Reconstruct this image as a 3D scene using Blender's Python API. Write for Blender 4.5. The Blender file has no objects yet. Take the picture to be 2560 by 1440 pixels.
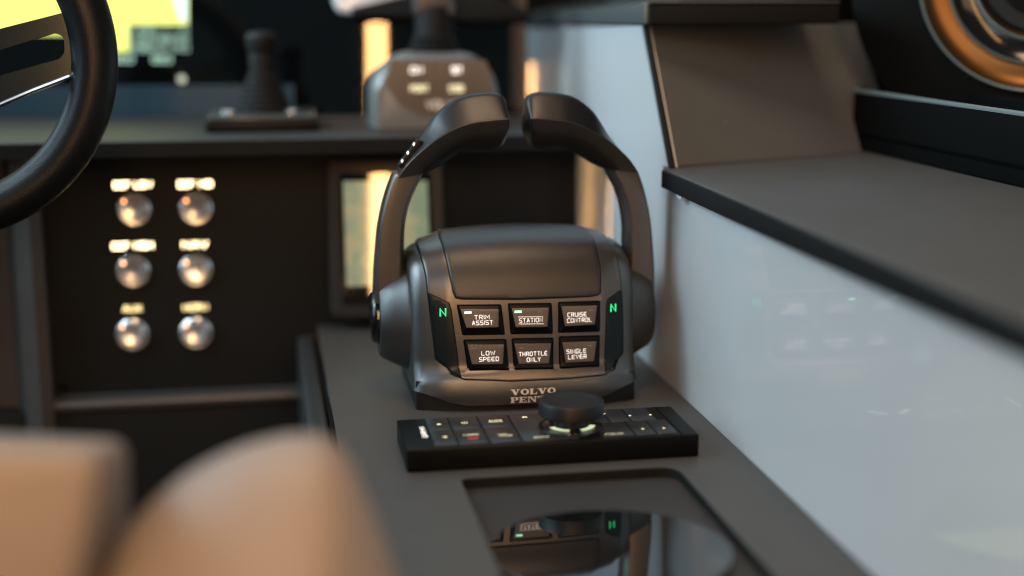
import bpy, bmesh, math, random
from mathutils import Vector, Matrix
from mathutils.geometry import delaunay_2d_cdt
random.seed(7)
S = bpy.context.scene
COL = S.collection

# ------------------------------------------------------------------ camera
F = 3555.0; CX, CY = 1280.0, 720.0; VX, VY = 640.0, -10.0
PITCH = math.atan2(CY - VY, F); YAW = math.atan2(CX - VX, math.hypot(F, CY - VY))
CAM = Vector((0, 0, 0.259))
FW = Vector((math.sin(YAW)*math.cos(PITCH), math.cos(YAW)*math.cos(PITCH), -math.sin(PITCH)))
RT = Vector((math.cos(YAW), -math.sin(YAW), 0)); UP = RT.cross(FW)
cd = bpy.data.cameras.new('camera'); cam = bpy.data.objects.new('camera', cd); COL.objects.link(cam)
cam.matrix_world = Matrix((( RT.x, UP.x, -FW.x, CAM.x), (RT.y, UP.y, -FW.y, CAM.y), (RT.z, UP.z, -FW.z, CAM.z), (0, 0, 0, 1)))
cd.sensor_width = 36; cd.lens = 50.0; cd.clip_start = 0.02; cd.clip_end = 60
cd.dof.use_dof = True; cd.dof.focus_distance = 0.875; cd.dof.aperture_fstop = 2.1
S.camera = cam

# ------------------------------------------------------------------ world + lamps
w = bpy.data.worlds.new('World'); S.world = w; w.use_nodes = True
nt = w.node_tree; bg = nt.nodes['Background']
bg.inputs[0].default_value = (0.50, 0.74, 0.84, 1); bg.inputs[1].default_value = 0.13
def area(name, loc, target, sx, sy, power, color, spread=180):
    ld = bpy.data.lights.new(name, 'AREA'); ld.shape = 'RECTANGLE'; ld.size = sx; ld.size_y = sy
    ld.energy = power; ld.color = color; ld.spread = math.radians(spread)
    o = bpy.data.objects.new(name, ld); COL.objects.link(o); o.location = loc
    d = (Vector(target) - Vector(loc)).normalized()
    o.rotation_euler = d.to_track_quat('-Z', 'Y').to_euler()
    return o
COOL = (0.62, 0.87, 1.0); WARM = (1.0, 0.52, 0.19)
area('left_softbox', (-1.60, 1.10, 1.0), (0.27, 0.85, 0.06), 2.0, 1.6, 48.0, (0.62, 0.87, 1.0))
area('ceiling_panel_back', (0.1, 2.2, 1.5), (0.15, 0.9, 0.0), 1.8, 0.7, 7.5, COOL)
area('dash_side_fill', (-0.45, 1.02, 0.56), (0.268, 1.24, 0.19), 0.35, 0.25, 2.0, (0.72, 0.90, 1.0), 90)  # added fill that brightens the upper white panel; no known lamp there
area('warm_ceiling_lamp', (0.12, 0.72, 1.30), (0.14, 0.88, 0.0), 0.42, 0.42, 7.5, (1.0, 0.66, 0.42))
area('cabin_panel_behind', (-0.70, -1.2, 1.60), (-0.05, 1.1, 0.1), 1.2, 0.7, 7.5, (0.90, 0.97, 1.0))
area('warm_panel_behind', (0.50, -1.0, 0.70), (0.50, 1.0, 0.70), 0.86, 1.1, 8.0, (1.0, 0.62, 0.38))
area('warm_strip_lamp', (-0.15, -0.2, 0.49), (-0.02, 0.9, 0.49), 0.012, 0.80, 6.0, WARM)
area('warm_strip_lamp_right', (0.31, -0.2, 0.95), (0.16, 0.9, 0.15), 0.05, 0.9, 3.6, WARM)
S.view_settings.view_transform = 'Standard'; S.view_settings.look = 'None'
S.view_settings.exposure = 0; S.view_settings.gamma = 1
S.cycles.use_denoising = True
S.cycles.max_bounces = 8; S.cycles.filter_width = 1.0

# ------------------------------------------------------------------ geometry helpers
def ray(u, v): return FW + RT*((u-CX)/F) - UP*((v-CY)/F)
def P(u, v, ax, val):
    r = ray(u, v); t = (val - CAM[ax])/r[ax]; return CAM + r*t
def proj(q):
    d = q - CAM; z = d.dot(FW); return CX + F*d.dot(RT)/z, CY - F*d.dot(UP)/z

def empty(name, loc, label, cat, group=None):
    o = bpy.data.objects.new(name, None); COL.objects.link(o); o.location = loc
    o.empty_display_size = 0.02; o['label'] = label; o['category'] = cat
    if group: o['group'] = group
    return o
def root_loc(p):
    l = Vector((0, 0, 0))
    while p is not None:
        l += p.location; p = p.parent
    return l
def link(name, bm, mat, parent=None, smooth=35, label=None):
    """bm holds world coordinates; the object keeps them relative to its parent's base"""
    off = root_loc(parent)
    if off.length: bmesh.ops.translate(bm, verts=bm.verts, vec=-off)
    bmesh.ops.recalc_face_normals(bm, faces=bm.faces)
    me = bpy.data.meshes.new(name); bm.to_mesh(me); bm.free()
    me.materials.append(mat)
    if smooth:
        me.polygons.foreach_set('use_smooth', [True]*len(me.polygons)); me.set_sharp_from_angle(angle=math.radians(smooth))
    o = bpy.data.objects.new(name, me); COL.objects.link(o)
    if parent is not None: o.parent = parent
    if label: o['label'] = label
    return o
def struct(name, bm, mat, smooth=35):
    o = link(name, bm, mat, None, smooth); o['kind'] = 'structure'; return o
def tagged(o, label, cat, group=None):
    o['label'] = label; o['category'] = cat
    if group: o['group'] = group
    return o
def box(bm, x0, x1, y0, y1, z0, z1, bev=0.0, seg=3):
    vs = [bm.verts.new((x, y, z)) for x in (x0, x1) for y in (y0, y1) for z in (z0, z1)]
    fs = [(0,1,3,2),(4,6,7,5),(0,4,5,1),(2,3,7,6),(0,2,6,4),(1,5,7,3)]
    nf = [bm.faces.new([vs[i] for i in f]) for f in fs]
    if bev:
        es = list({e for f in nf for e in f.edges})
        bmesh.ops.bevel(bm, geom=es, offset=bev, segments=seg, profile=0.5, affect='EDGES')
def hexa(bm, pts, bev=0.0, seg=3):
    """pts: 4 bottom then 4 top corners, same order"""
    vs = [bm.verts.new(p) for p in pts]
    nf = [bm.faces.new([vs[i] for i in f]) for f in [(3,2,1,0),(4,5,6,7),(0,1,5,4),(1,2,6,5),(2,3,7,6),(3,0,4,7)]]
    if bev:
        es = list({e for f in nf for e in f.edges})
        bmesh.ops.bevel(bm, geom=es, offset=bev, segments=seg, profile=0.5, affect='EDGES')
def prism(bm, pts, vec, bev=0.0, seg=3):
    a = [bm.verts.new(p) for p in pts]; b = [bm.verts.new(Vector(p)+Vector(vec)) for p in pts]
    n = len(pts); nf = [bm.faces.new(a), bm.faces.new(list(reversed(b)))]
    for i in range(n): nf.append(bm.faces.new([a[i], a[(i+1)%n], b[(i+1)%n], b[i]]))
    if bev:
        es = list({e for f in nf for e in f.edges})
        bmesh.ops.bevel(bm, geom=es, offset=bev, segments=seg, profile=0.5, affect='EDGES')
def loft(bm, rings, cap0=True, cap1=True, closed=True):
    vr = [[bm.verts.new(p) for p in r] for r in rings]
    n = len(vr[0])
    for a, b in zip(vr, vr[1:]):
        for i in range(n if closed else n-1):
            j = (i+1) % n; bm.faces.new([a[i], a[j], b[j], b[i]])
    if cap0: bm.faces.new(list(reversed(vr[0])))
    if cap1: bm.faces.new(vr[-1])
def lathe(bm, prof, centre, axis='z', n=48, cap0=True, cap1=True):
    """prof: (distance along the axis, radius)"""
    c = Vector(centre); rings = []
    if isinstance(axis, str):
        A = {'x': Vector((1,0,0)), 'y': Vector((0,1,0)), 'z': Vector((0,0,1))}[axis]
    else: A = Vector(axis).normalized()
    U = A.orthogonal().normalized(); V = A.cross(U)
    for h, r in prof:
        rings.append([c + A*h + (U*math.cos(2*math.pi*i/n) + V*math.sin(2*math.pi*i/n))*max(r, 1e-5) for i in range(n)])
    loft(bm, rings, cap0, cap1)
def round_poly(pts, rad, seg=4):
    out = []; n = len(pts)
    rads = rad if isinstance(rad, (list, tuple)) else [rad]*n
    for i in range(n):
        p0, p1, p2 = Vector(pts[i-1]), Vector(pts[i]), Vector(pts[(i+1) % n])
        r = rads[i]
        if r <= 0: out.append(tuple(p1)); continue
        a = (p0-p1); b = (p2-p1); la, lb = a.length, b.length
        d = min(r, la*0.48, lb*0.48); A = p1 + a/la*d; B = p1 + b/lb*d
        for k in range(seg+1):
            t = k/seg; out.append(tuple(A*(1-t)**2 + p1*2*t*(1-t) + B*t*t))
    return out
def inset_poly(pts, d):
    n = len(pts); area2 = sum(pts[i][0]*pts[(i+1)%n][1]-pts[(i+1)%n][0]*pts[i][1] for i in range(n))
    sg = 1 if area2 > 0 else -1; out = []
    for i in range(n):
        p0, p1, p2 = Vector(pts[i-1]), Vector(pts[i]), Vector(pts[(i+1) % n])
        e1 = (p1-p0).normalized(); e2 = (p2-p1).normalized()
        n1 = Vector((-e1.y, e1.x))*sg; n2 = Vector((-e2.y, e2.x))*sg
        m = (n1+n2)
        m = m/(max(0.35, 1+n1.dot(n2)))
        out.append(tuple(p1 + m*d))
    return out
def densify(pts, step, closed=True):
    out = []; n = len(pts)
    for i in range(n if closed else n-1):
        a, b = Vector(pts[i]), Vector(pts[(i+1) % n]); k = max(1, int(math.ceil((b-a).length/step)))
        for j in range(k): out.append(tuple(a.lerp(b, j/k)))
    if not closed: out.append(tuple(pts[-1]))
    return out
def inside(p, poly):
    x, y = p; c = False; n = len(poly)
    for i in range(n):
        x1, y1 = poly[i]; x2, y2 = poly[(i+1) % n]
        if (y1 > y) != (y2 > y) and x < (x2-x1)*(y-y1)/(y2-y1)+x1: c = not c
    return c
def catmull(pts, n):
    """pts: list of tuples; n samples per span"""
    out = []; m = len(pts)
    for i in range(m-1):
        p = [pts[max(i-1, 0)], pts[i], pts[i+1], pts[min(i+2, m-1)]]
        for k in range(n):
            t = k/n
            out.append(tuple(0.5*((2*p[1][j]) + (-p[0][j]+p[2][j])*t + (2*p[0][j]-5*p[1][j]+4*p[2][j]-p[3][j])*t*t + (-p[0][j]+3*p[1][j]-3*p[2][j]+p[3][j])*t**3) for j in range(len(pts[0]))))
    out.append(tuple(pts[-1])); return out

# ------------------------------------------------------------------ materials
def mat(name, col, rough=0.5, metal=0.0, spec=0.5, coat=0.0, emit=None, es=0.0, bump=0.0, bscale=900, vary=0.0, dust=0.0, rvary=0.0):
    m = bpy.data.materials.new(name); m.use_nodes = True; n = m.node_tree.nodes; l = m.node_tree.links
    b = n['Principled BSDF']
    b.inputs['Base Color'].default_value = (*col, 1); b.inputs['Roughness'].default_value = rough
    b.inputs['Metallic'].default_value = metal; b.inputs['Specular IOR Level'].default_value = spec
    b.inputs['Coat Weight'].default_value = coat; b.inputs['Coat Roughness'].default_value = 0.03
    if emit: b.inputs['Emission Color'].default_value = (*emit, 1); b.inputs['Emission Strength'].default_value = es
    tc = n.new('ShaderNodeTexCoord')
    if bump:
        no = n.new('ShaderNodeTexNoise'); no.inputs['Scale'].default_value = bscale; no.inputs['Detail'].default_value = 2
        l.new(tc.outputs['Object'], no.inputs['Vector'])
        bp = n.new('ShaderNodeBump'); bp.inputs['Strength'].default_value = bump; bp.inputs['Distance'].default_value = 0.0004
        l.new(no.outputs['Fac'], bp.inputs['Height']); l.new(bp.outputs['Normal'], b.inputs['Normal'])
    last = None
    if vary:
        nv = n.new('ShaderNodeTexNoise'); nv.inputs['Scale'].default_value = 28; nv.inputs['Detail'].default_value = 6
        l.new(tc.outputs['Object'], nv.inputs['Vector'])
        mx = n.new('ShaderNodeMix'); mx.data_type = 'RGBA'
        mx.inputs['A'].default_value = (*[c*(1-vary) for c in col], 1); mx.inputs['B'].default_value = (*[min(1, c*(1+vary)) for c in col], 1)
        l.new(nv.outputs['Fac'], mx.inputs['Factor']); l.new(mx.outputs['Result'], b.inputs['Base Color']); last = mx
    if rvary:
        nr = n.new('ShaderNodeTexNoise'); nr.inputs['Scale'].default_value = 14; nr.inputs['Detail'].default_value = 5
        l.new(tc.outputs['Object'], nr.inputs['Vector'])
        mr = n.new('ShaderNodeMapRange'); mr.inputs['To Min'].default_value = max(0, rough-rvary); mr.inputs['To Max'].default_value = rough+rvary
        l.new(nr.outputs['Fac'], mr.inputs['Value']); l.new(mr.outputs['Result'], b.inputs['Roughness'])
    if dust:
        vo = n.new('ShaderNodeTexVoronoi'); vo.inputs['Scale'].default_value = 130
        l.new(tc.outputs['Object'], vo.inputs['Vector'])
        lt = n.new('ShaderNodeMath'); lt.operation = 'LESS_THAN'; lt.inputs[1].default_value = 0.055
        l.new(vo.outputs['Distance'], lt.inputs[0])
        sep = n.new('ShaderNodeSeparateColor'); l.new(vo.outputs['Color'], sep.inputs[0])
        gt = n.new('ShaderNodeMath'); gt.operation = 'GREATER_THAN'; gt.inputs[1].default_value = 1-dust
        l.new(sep.outputs[0], gt.inputs[0])
        mu = n.new('ShaderNodeMath'); mu.operation = 'MULTIPLY'; l.new(lt.outputs[0], mu.inputs[0]); l.new(gt.outputs[0], mu.inputs[1])
        md = n.new('ShaderNodeMix'); md.data_type = 'RGBA'
        md.inputs['A'].default_value = (*col, 1); md.inputs['B'].default_value = (0.45, 0.42, 0.36, 1)
        if last: l.new(last.outputs['Result'], md.inputs['A'])
        l.new(mu.outputs[0], md.inputs['Factor']); l.new(md.outputs['Result'], b.inputs['Base Color'])
    return m
M = {}
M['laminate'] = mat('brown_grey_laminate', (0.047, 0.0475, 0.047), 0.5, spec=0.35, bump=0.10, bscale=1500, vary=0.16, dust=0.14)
M['laminate_dark'] = mat('dark_laminate_edge', (0.006, 0.007, 0.0075), 0.7, spec=0.12, vary=0.1)
M['dash'] = mat('dashboard_panel', (0.013, 0.0142, 0.0148), 0.6, spec=0.08, bump=0.05, vary=0.1)
M['dash_frame'] = mat('dashboard_frame', (0.05, 0.049, 0.050), 0.42, bump=0.05, vary=0.1)
M['white'] = mat('gloss_white_panel', (0.435, 0.46, 0.48), 0.34, coat=0.75, rvary=0.05, bump=0.25, bscale=7)
M['shell'] = mat('graphite_shell', (0.100, 0.103, 0.105), 0.34, metal=0.85, bump=0.2, bscale=2600)
M['hub'] = mat('graphite_hub', (0.072, 0.075, 0.077), 0.40, metal=0.8, bump=0.14, bscale=2600)
M['fascia'] = mat('dark_fascia', (0.105, 0.096, 0.090), 0.33, metal=0.8, bump=0.10, bscale=2600)
M['cover'] = mat('soft_touch_cover', (0.016, 0.0145, 0.014), 0.34, spec=0.45, rvary=0.06, bump=0.35, bscale=2200)
M['rubber'] = mat('black_rubber', (0.004, 0.0042, 0.0045), 0.45, spec=0.35, bump=0.15, bscale=2500)
M['grip'] = mat('soft_black_grip', (0.0055, 0.0058, 0.0062), 0.34, spec=0.40, bump=0.2, bscale=2400)
M['arm'] = mat('lever_metal_paint', (0.11, 0.10, 0.095), 0.28, metal=0.75, bump=0.1, bscale=2600)
M['black'] = mat('black_plastic', (0.002, 0.0024, 0.0026), 0.40, spec=0.12)
M['gloss'] = mat('gloss_black', (0.004, 0.0045, 0.005), 0.12)
M['groove'] = mat('shadow_gap', (0.002, 0.002, 0.002), 0.8, spec=0.1)
M['nglass'] = mat('smoked_indicator_panel', (0.004, 0.008, 0.010), 0.30, spec=0.22)
M['key'] = mat('button_face', (0.080, 0.068, 0.062), 0.42, bump=0.2)
M['mirror'] = mat('black_glass_disc', (0.004, 0.005, 0.006), 0.02, spec=1.0, coat=0.3)
M['glass'] = mat('black_screen_glass', (0.0012, 0.0016, 0.0018), 0.02, spec=0.5)
M['print'] = mat('white_print', (0.75, 0.72, 0.70), 0.5, emit=(1, 0.93, 0.88), es=1.2)
M['logo'] = mat('silver_logo_print', (0.62, 0.58, 0.56), 0.35, metal=0.2)
M['green'] = mat('green_indicator', (0.0, 0.2, 0.08), 0.5, emit=(0.02, 1.0, 0.28), es=1.6)
M['led'] = mat('lit_led', (0.4, 0.8, 0.6), 0.5, emit=(0.35, 1.0, 0.62), es=3.0)
M['ledoff'] = mat('unlit_led', (0.16, 0.14, 0.12), 0.5)
M['chrome'] = mat('brushed_steel', (0.75, 0.76, 0.78), 0.16, metal=1.0)
M['button_steel'] = mat('satin_steel', (0.82, 0.85, 0.90), 0.27, metal=0.85)
M['steel'] = mat('dark_chrome', (0.11, 0.12, 0.115), 0.12, metal=1.0)
M['bronze'] = mat('brushed_bronze', (0.13, 0.068, 0.026), 0.36, metal=1.0, bump=0.1, bscale=400)
M['teal'] = mat('anodised_edge', (0.30, 0.40, 0.43), 0.3, metal=0.7)
M['backlight'] = mat('backlit_symbol', (0.3, 0.3, 0.2), 0.5, emit=(1.0, 0.86, 0.50), es=1.1)
M['glowring'] = mat('backlit_ring', (0.3, 0.3, 0.2), 0.5, emit=(0.86, 1.0, 0.62), es=0.75)
M['red'] = mat('red_backlit', (0.4, 0.02, 0.01), 0.5, emit=(1.0, 0.05, 0.03), es=0.7)
M['warmtext'] = mat('warm_backlit_text', (0.5, 0.4, 0.2), 0.5, emit=(1.0, 0.74, 0.40), es=9)
M['warmdim'] = mat('warm_dim_text', (0.5, 0.4, 0.2), 0.5, emit=(1.0, 0.74, 0.32), es=3.2)
M['button_glint'] = mat('orange_glint', (0.5, 0.2, 0.05), 0.4, emit=(1.0, 0.33, 0.10), es=9)
M['leather'] = mat('beige_leather', (0.238, 0.204, 0.184), 0.55, bump=0.3, bscale=300, vary=0.06)
M['wheelleather'] = mat('black_grained_leather', (0.0045, 0.0056, 0.0072), 0.34, spec=0.22, bump=0.5, bscale=1100)
M['led_strip'] = mat('warm_led_strip', (0.9, 0.6, 0.3), 0.5, emit=(1.0, 0.50, 0.16), es=26)
M['cream'] = mat('cream_plastic', (0.62, 0.50, 0.40), 0.4)
M['blueband'] = mat('blue_black_band', (0.006, 0.022, 0.034), 0.35, spec=0.3)
M['boot'] = mat('rubber_boot', (0.005, 0.0055, 0.006), 0.6, spec=0.15)

# ------------------------------------------------------------------ lettering
G = {  # strokes on a 4 x 6 grid, origin at the baseline
 'A': [[(0,0),(1.7,6),(2.3,6),(4,0)],[(0.7,2),(3.3,2)]], 'B': [[(0,0),(0,6),(3.2,6),(4,5.2),(4,4),(3.2,3.2),(0,3.2)],[(3.2,3.2),(4,2.4),(4,0.8),(3.2,0),(0,0)]],
 'C': [[(4,6),(0.8,6),(0,5.2),(0,0.8),(0.8,0),(4,0)]], 'D': [[(0,0),(0,6),(3,6),(4,5),(4,1),(3,0),(0,0)]],
 'E': [[(4,6),(0.6,6),(0,5.4),(0,0.6),(0.6,0),(4,0)],[(0,3),(3.6,3)]], 'F': [[(4,6),(0,6),(0,0)],[(0,3),(3.4,3)]],
 'G': [[(4,6),(0.8,6),(0,5.2),(0,0.8),(0.8,0),(4,0),(4,2.8),(2.2,2.8)]], 'H': [[(0,0),(0,6)],[(4,0),(4,6)],[(0,3),(4,3)]],
 'I': [[(0,0),(0,6)]], 'K': [[(0,0),(0,6)],[(4,6),(0.6,3),(4,0)]], 'L': [[(0,6),(0,0.6),(0.6,0),(3.8,0)]],
 'M': [[(0,0),(0,6),(2.4,2.2),(4.8,6),(4.8,0)]], 'N': [[(0,0),(0,6),(4,0),(4,6)]],
 'O': [[(0.8,0),(0,0.8),(0,5.2),(0.8,6),(3.4,6),(4.2,5.2),(4.2,0.8),(3.4,0),(0.8,0)]],
 'P': [[(0,0),(0,6),(3.2,6),(4,5.2),(4,3.6),(3.2,2.8),(0,2.8)]], 'R': [[(0,0),(0,6),(3.2,6),(4,5.2),(4,3.6),(3.2,2.8),(0,2.8)],[(2.4,2.8),(4,0)]],
 'S': [[(4,6),(0.7,6),(0,5.3),(0,3.8),(0.7,3.1),(3.3,3.1),(4,2.4),(4,0.7),(3.3,0),(0,0)]], 'T': [[(0,6),(4.2,6)],[(2.1,6),(2.1,0)]],
 'U': [[(0,6),(0,0.8),(0.8,0),(3.2,0),(4,0.8),(4,6)]], 'V': [[(0,6),(2,0),(4,6)]], 'W': [[(0,6),(1.5,0),(3,5),(4.5,0),(6,6)]],
 'X': [[(0,0),(4,6)],[(0,6),(4,0)]], 'Y': [[(0,6),(2.1,3),(4.2,6)],[(2.1,3),(2.1,0)]], 'Z': [[(0,6),(4,6),(0,0),(4,0)]],
 '0': [[(0.8,0),(0,0.8),(0,5.2),(0.8,6),(3.2,6),(4,5.2),(4,0.8),(3.2,0),(0.8,0)]], '1': [[(0.5,5),(1.8,6),(1.8,0)]], '2': [[(0,6),(4,6),(4,3.2),(0,2.8),(0,0),(4,0)]],
 '3': [[(0,6),(4,6),(4,0),(0,0)],[(0.6,3),(4,3)]], '4': [[(3.2,0),(3.2,6),(0,2),(4.2,2)]], '5': [[(4,6),(0,6),(0,3.3),(4,3.3),(4,0),(0,0)]],
 '6': [[(4,6),(0,6),(0,0),(4,0),(4,3.1),(0,3.1)]], '7': [[(0,6),(4,6),(1.5,0)]], '8': [[(0,0),(0,6),(4,6),(4,0),(0,0)],[(0,3),(4,3)]], '.': [[(0,0),(0,0.5)]], ' ': [],
}
def ribbon(bm, pl, wd, f, eps):
    closed = (pl[0] == pl[-1]) and len(pl) > 3
    p = [Vector(q) for q in (pl[:-1] if closed else pl)]; n = len(p); L = []; R = []
    for i in range(n):
        a = p[i-1] if (i > 0 or closed) else None; b = p[(i+1) % n] if (i < n-1 or closed) else None
        if a is None: d = (b-p[i]).normalized(); m = Vector((-d.y, d.x)); q = p[i] - d*wd*0.5*(0.6); k = 1
        elif b is None: d = (p[i]-a).normalized(); m = Vector((-d.y, d.x)); q = p[i] + d*wd*0.5*(0.6); k = 1
        else:
            d1 = (p[i]-a).normalized(); d2 = (b-p[i]).normalized(); n1 = Vector((-d1.y, d1.x)); n2 = Vector((-d2.y, d2.x))
            m = (n1+n2); k = 1/max(0.45, (1+n1.dot(n2))); q = p[i]; m = m*k; k = 1
        L.append(bm.verts.new(f(*(q+m*wd*0.5), eps))); R.append(bm.verts.new(f(*(q-m*wd*0.5), eps)))
    for i in range(n if closed else n-1):
        j = (i+1) % n; bm.faces.new([L[i], R[i], R[j], L[j]])
def text(bm, s, cx, cy, h, f, width=None, stroke=0.13, gap=1.5, font=None):
    """centre (cx, cy), cap height h; f(u, v, lift) maps to the world"""
    font = font or G; adv = []; x = 0
    for ch in s:
        wch = max([q[0] for st in font.get(ch, []) for q in st], default=2.5)
        if ch == 'I' and font is G: wch = 0
        adv.append((ch, x)); x += wch + gap
    tot = max(x - gap, 0.5); k = h/6; kx = (width/tot) if width else k; e = 0
    for ch, x0 in adv:
        for st in font.get(ch, []):
            pts = [(cx + (x0+q[0]-tot/2)*kx, cy + (q[1]-3)*k) for q in st]
            ribbon(bm, pts, stroke*h, f, e); e += 1.2e-5
# slab-serif capitals for the maker's mark: heavy and thin strokes as filled outlines
def bar(x0, y0, x1, y1): return [(x0,y0),(x1,y0),(x1,y1),(x0,y1)]
SL = {
 'V': [[(0.7,6),(2.6,6),(4.2,2.2),(5.3,6),(6.2,6),(4.2,0),(2.9,0)], bar(0,5.3,3.3,6), bar(4.6,5.3,6.9,6)],
 'L': [bar(0.6,0,2.4,6), bar(0,5.3,3.1,6), bar(0,0,5.4,0.75), bar(4.7,0,5.4,2.3)],
 'P': [bar(0.6,0,2.4,6), bar(0,0,3.2,0.75), bar(0,5.3,3,6), [(2.4,6),(4.4,6),(5.5,5.3),(5.5,3.3),(4.4,2.5),(2.4,2.5),(2.4,3.2),(3.4,3.2),(3.8,3.6),(3.8,4.9),(3.4,5.3),(2.4,5.3)]],
 'E': [bar(0.6,0,2.4,6), bar(0,5.3,5.3,6), bar(0,0,5.5,0.75), bar(4.7,4.1,5.3,6), bar(4.9,0,5.5,2.1), bar(2.4,2.7,4,3.4), bar(3.6,2.1,4.1,4.0)],
 'N': [bar(0.7,0,1.5,6), bar(0,0,2.3,0.7), bar(0,5.3,2.6,6), [(0.9,6),(2.8,6),(5.6,1.4),(5.6,0),(5.0,0),(1.4,5.4)], bar(5.2,0,6.0,6), bar(4.4,5.3,6.8,6)],
 'T': [bar(2,0,3.8,6), bar(1.2,0,4.6,0.75), bar(0,5.2,5.8,6), bar(0,4.0,0.6,6), bar(5.2,4.0,5.8,6)],
 'A': [[(2.2,6),(3.8,6),(6.0,0),(4.2,0),(2.9,4.2),(1.4,0),(0.6,0)], bar(0,0,2.2,0.7), bar(3.4,0,6.6,0.7), bar(1.6,1.7,4.4,2.4)],
 'O': 'O',
}
SW = {'V': 6.9, 'L': 5.4, 'P': 5.5, 'E': 5.5, 'N': 6.8, 'T': 5.8, 'A': 6.6, 'O': 6.2}
def slab_text(bm, s, x0, y0, h, width, f):
    tot = sum(SW[c] for c in s) + 0.45*(len(s)-1); kx = width/tot; k = h/6; x = 0; e = 0
    for ch in s:
        if ch == 'O':
            n = 28; ring = []
            for i in range(n):
                a = 2*math.pi*i/n
                ring.append(((3.1+3.1*math.cos(a), 3+3.1*math.sin(a)), (3.1+1.35*math.cos(a), 3+2.2*math.sin(a))))
            vo = [bm.verts.new(f(x0+(x+p[0][0])*kx, y0+p[0][1]*k, e)) for p in ring]; vi = [bm.verts.new(f(x0+(x+p[1][0])*kx, y0+p[1][1]*k, e)) for p in ring]
            for i in range(n): bm.faces.new([vo[i], vo[(i+1)%n], vi[(i+1)%n], vi[i]])
        else:
            for pl in SL[ch]:
                bm.faces.new([bm.verts.new(f(x0+(x+p[0])*kx, y0+p[1]*k, e)) for p in pl]); e += 8e-6
        x += SW[ch] + 0.45

# ================================================================== SETTING
XW = 0.2685           # the white panel's plane
CONX = 0.0385         # console's left edge
TZ = -0.006           # tray floor
# console top with a rectangular tray opening
tray = [tuple(P(u, v, 2, 0)[:2]) for u, v in ((1149,1193),(1692,1172))]
t_l, t_r, t_b = tray[0][0], tray[1][0]+0.001, tray[0][1]-0.002
TR = round_poly([(t_l, 0.40), (t_r, 0.40), (t_r, t_b), (t_l, t_b)], [0, 0, 0.012, 0.006], 6)
def flat_with_hole(bm, outer, hole, z, zdown):
    pts = [Vector(p) for p in outer] + [Vector(p) for p in hole]
    n0, n1 = len(outer), len(hole)
    ed = [(i, (i+1) % n0) for i in range(n0)] + [(n0+i, n0+(i+1) % n1) for i in range(n1)]
    vs, es, fs, _, _, _ = delaunay_2d_cdt(pts, ed, [], 1, 1e-6)
    bv = [bm.verts.new((v.x, v.y, z)) for v in vs]
    for f in fs:
        c = sum((vs[i] for i in f), Vector((0, 0)))/len(f)
        if not inside(c, hole): bm.faces.new([bv[i] for i in f])
    lo = [bm.verts.new((p[0], p[1], zdown)) for p in hole]
    for i in range(n1):
        j = (i+1) % n1; bm.faces.new([bv[n0+i], bv[n0+j], lo[j], lo[i]])
bm = bmesh.new()
flat_with_hole(bm, [(CONX, -0.1), (XW-0.0005, -0.1), (XW-0.0005, 1.124), (CONX, 1.124)], TR, 0.0, TZ)
con = struct('console_top', bm, M['laminate'])
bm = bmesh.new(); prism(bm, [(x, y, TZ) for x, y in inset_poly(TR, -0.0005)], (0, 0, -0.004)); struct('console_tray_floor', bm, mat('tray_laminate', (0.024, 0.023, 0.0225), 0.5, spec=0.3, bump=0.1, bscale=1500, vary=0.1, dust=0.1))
bm = bmesh.new()   # tray's dark rim band
n = len(TR); inn = inset_poly(TR, 0.0004)
vt = [bm.verts.new((x, y, -0.0006)) for x, y in inn]; vb = [bm.verts.new((x, y, TZ+0.0002)) for x, y in inn]
for i in range(n): bm.faces.new([vt[i], vt[(i+1)%n], vb[(i+1)%n], vb[i]])
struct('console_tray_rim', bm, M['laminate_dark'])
bm = bmesh.new()   # console flank: thin dark gap, then a smooth dark side
box(bm, CONX-0.0022, CONX-0.0002, -0.1, 1.11, -0.5, -0.0012)
struct('console_flank_gap', bm, M['groove'])
bm = bmesh.new(); box(bm, CONX-0.016, CONX-0.0024, -0.1, 1.11, -0.5, -0.004, 0.004)
struct('console_flank', bm, mat('flank_paint', (0.028, 0.032, 0.036), 0.35))
# white gloss side panel, cut along the sloping post
yt = P(1606, 64, 0, XW)
bm = bmesh.new()
prism(bm, [(XW, -0.1, -0.004), (XW, 1.49, -0.004), (XW, 1.49, 0.2255), (XW, 1.475, 0.2262), (XW, yt.y, yt.z), (XW, 0.9075, 0.1345), (XW, -0.1, 0.1345)], (0.006, 0, 0))
struct('white_side_panel', bm, M['white'], None)
# dark post along that edge
bm = bmesh.new()
a = Vector((XW-0.001, 0.9085, 0.137)); b = Vector((XW-0.001, yt.y, yt.z+0.002)); d = (b-a).normalized(); nrm = Vector((0, d.z, -d.y))
prism(bm, [a, b, b+nrm*-0.005, a+nrm*-0.005], (0.004, 0, 0), 0.0006)
struct('recess_edge_post', bm, M['laminate_dark'])
# counter slab
cz0, cz1 = 0.1345, 0.1465
bm = bmesh.new()
prism(bm, [(0.2635, -0.1, cz0), (0.2635, 0.912, cz0), (0.272, 0.945, cz0), (0.62, 1.10, cz0), (0.9, 1.1, cz0), (0.9, -0.1, cz0)], (0, 0, cz1-cz0), 0.0012)
ctr = struct('side_counter', bm, M['laminate'])
bm = bmesh.new(); box(bm, 0.2615, 0.2633, -0.1, 0.911, cz0-0.0005, cz1-0.001, 0.0006); struct('counter_edge_band', bm, M['laminate_dark'])
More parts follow.
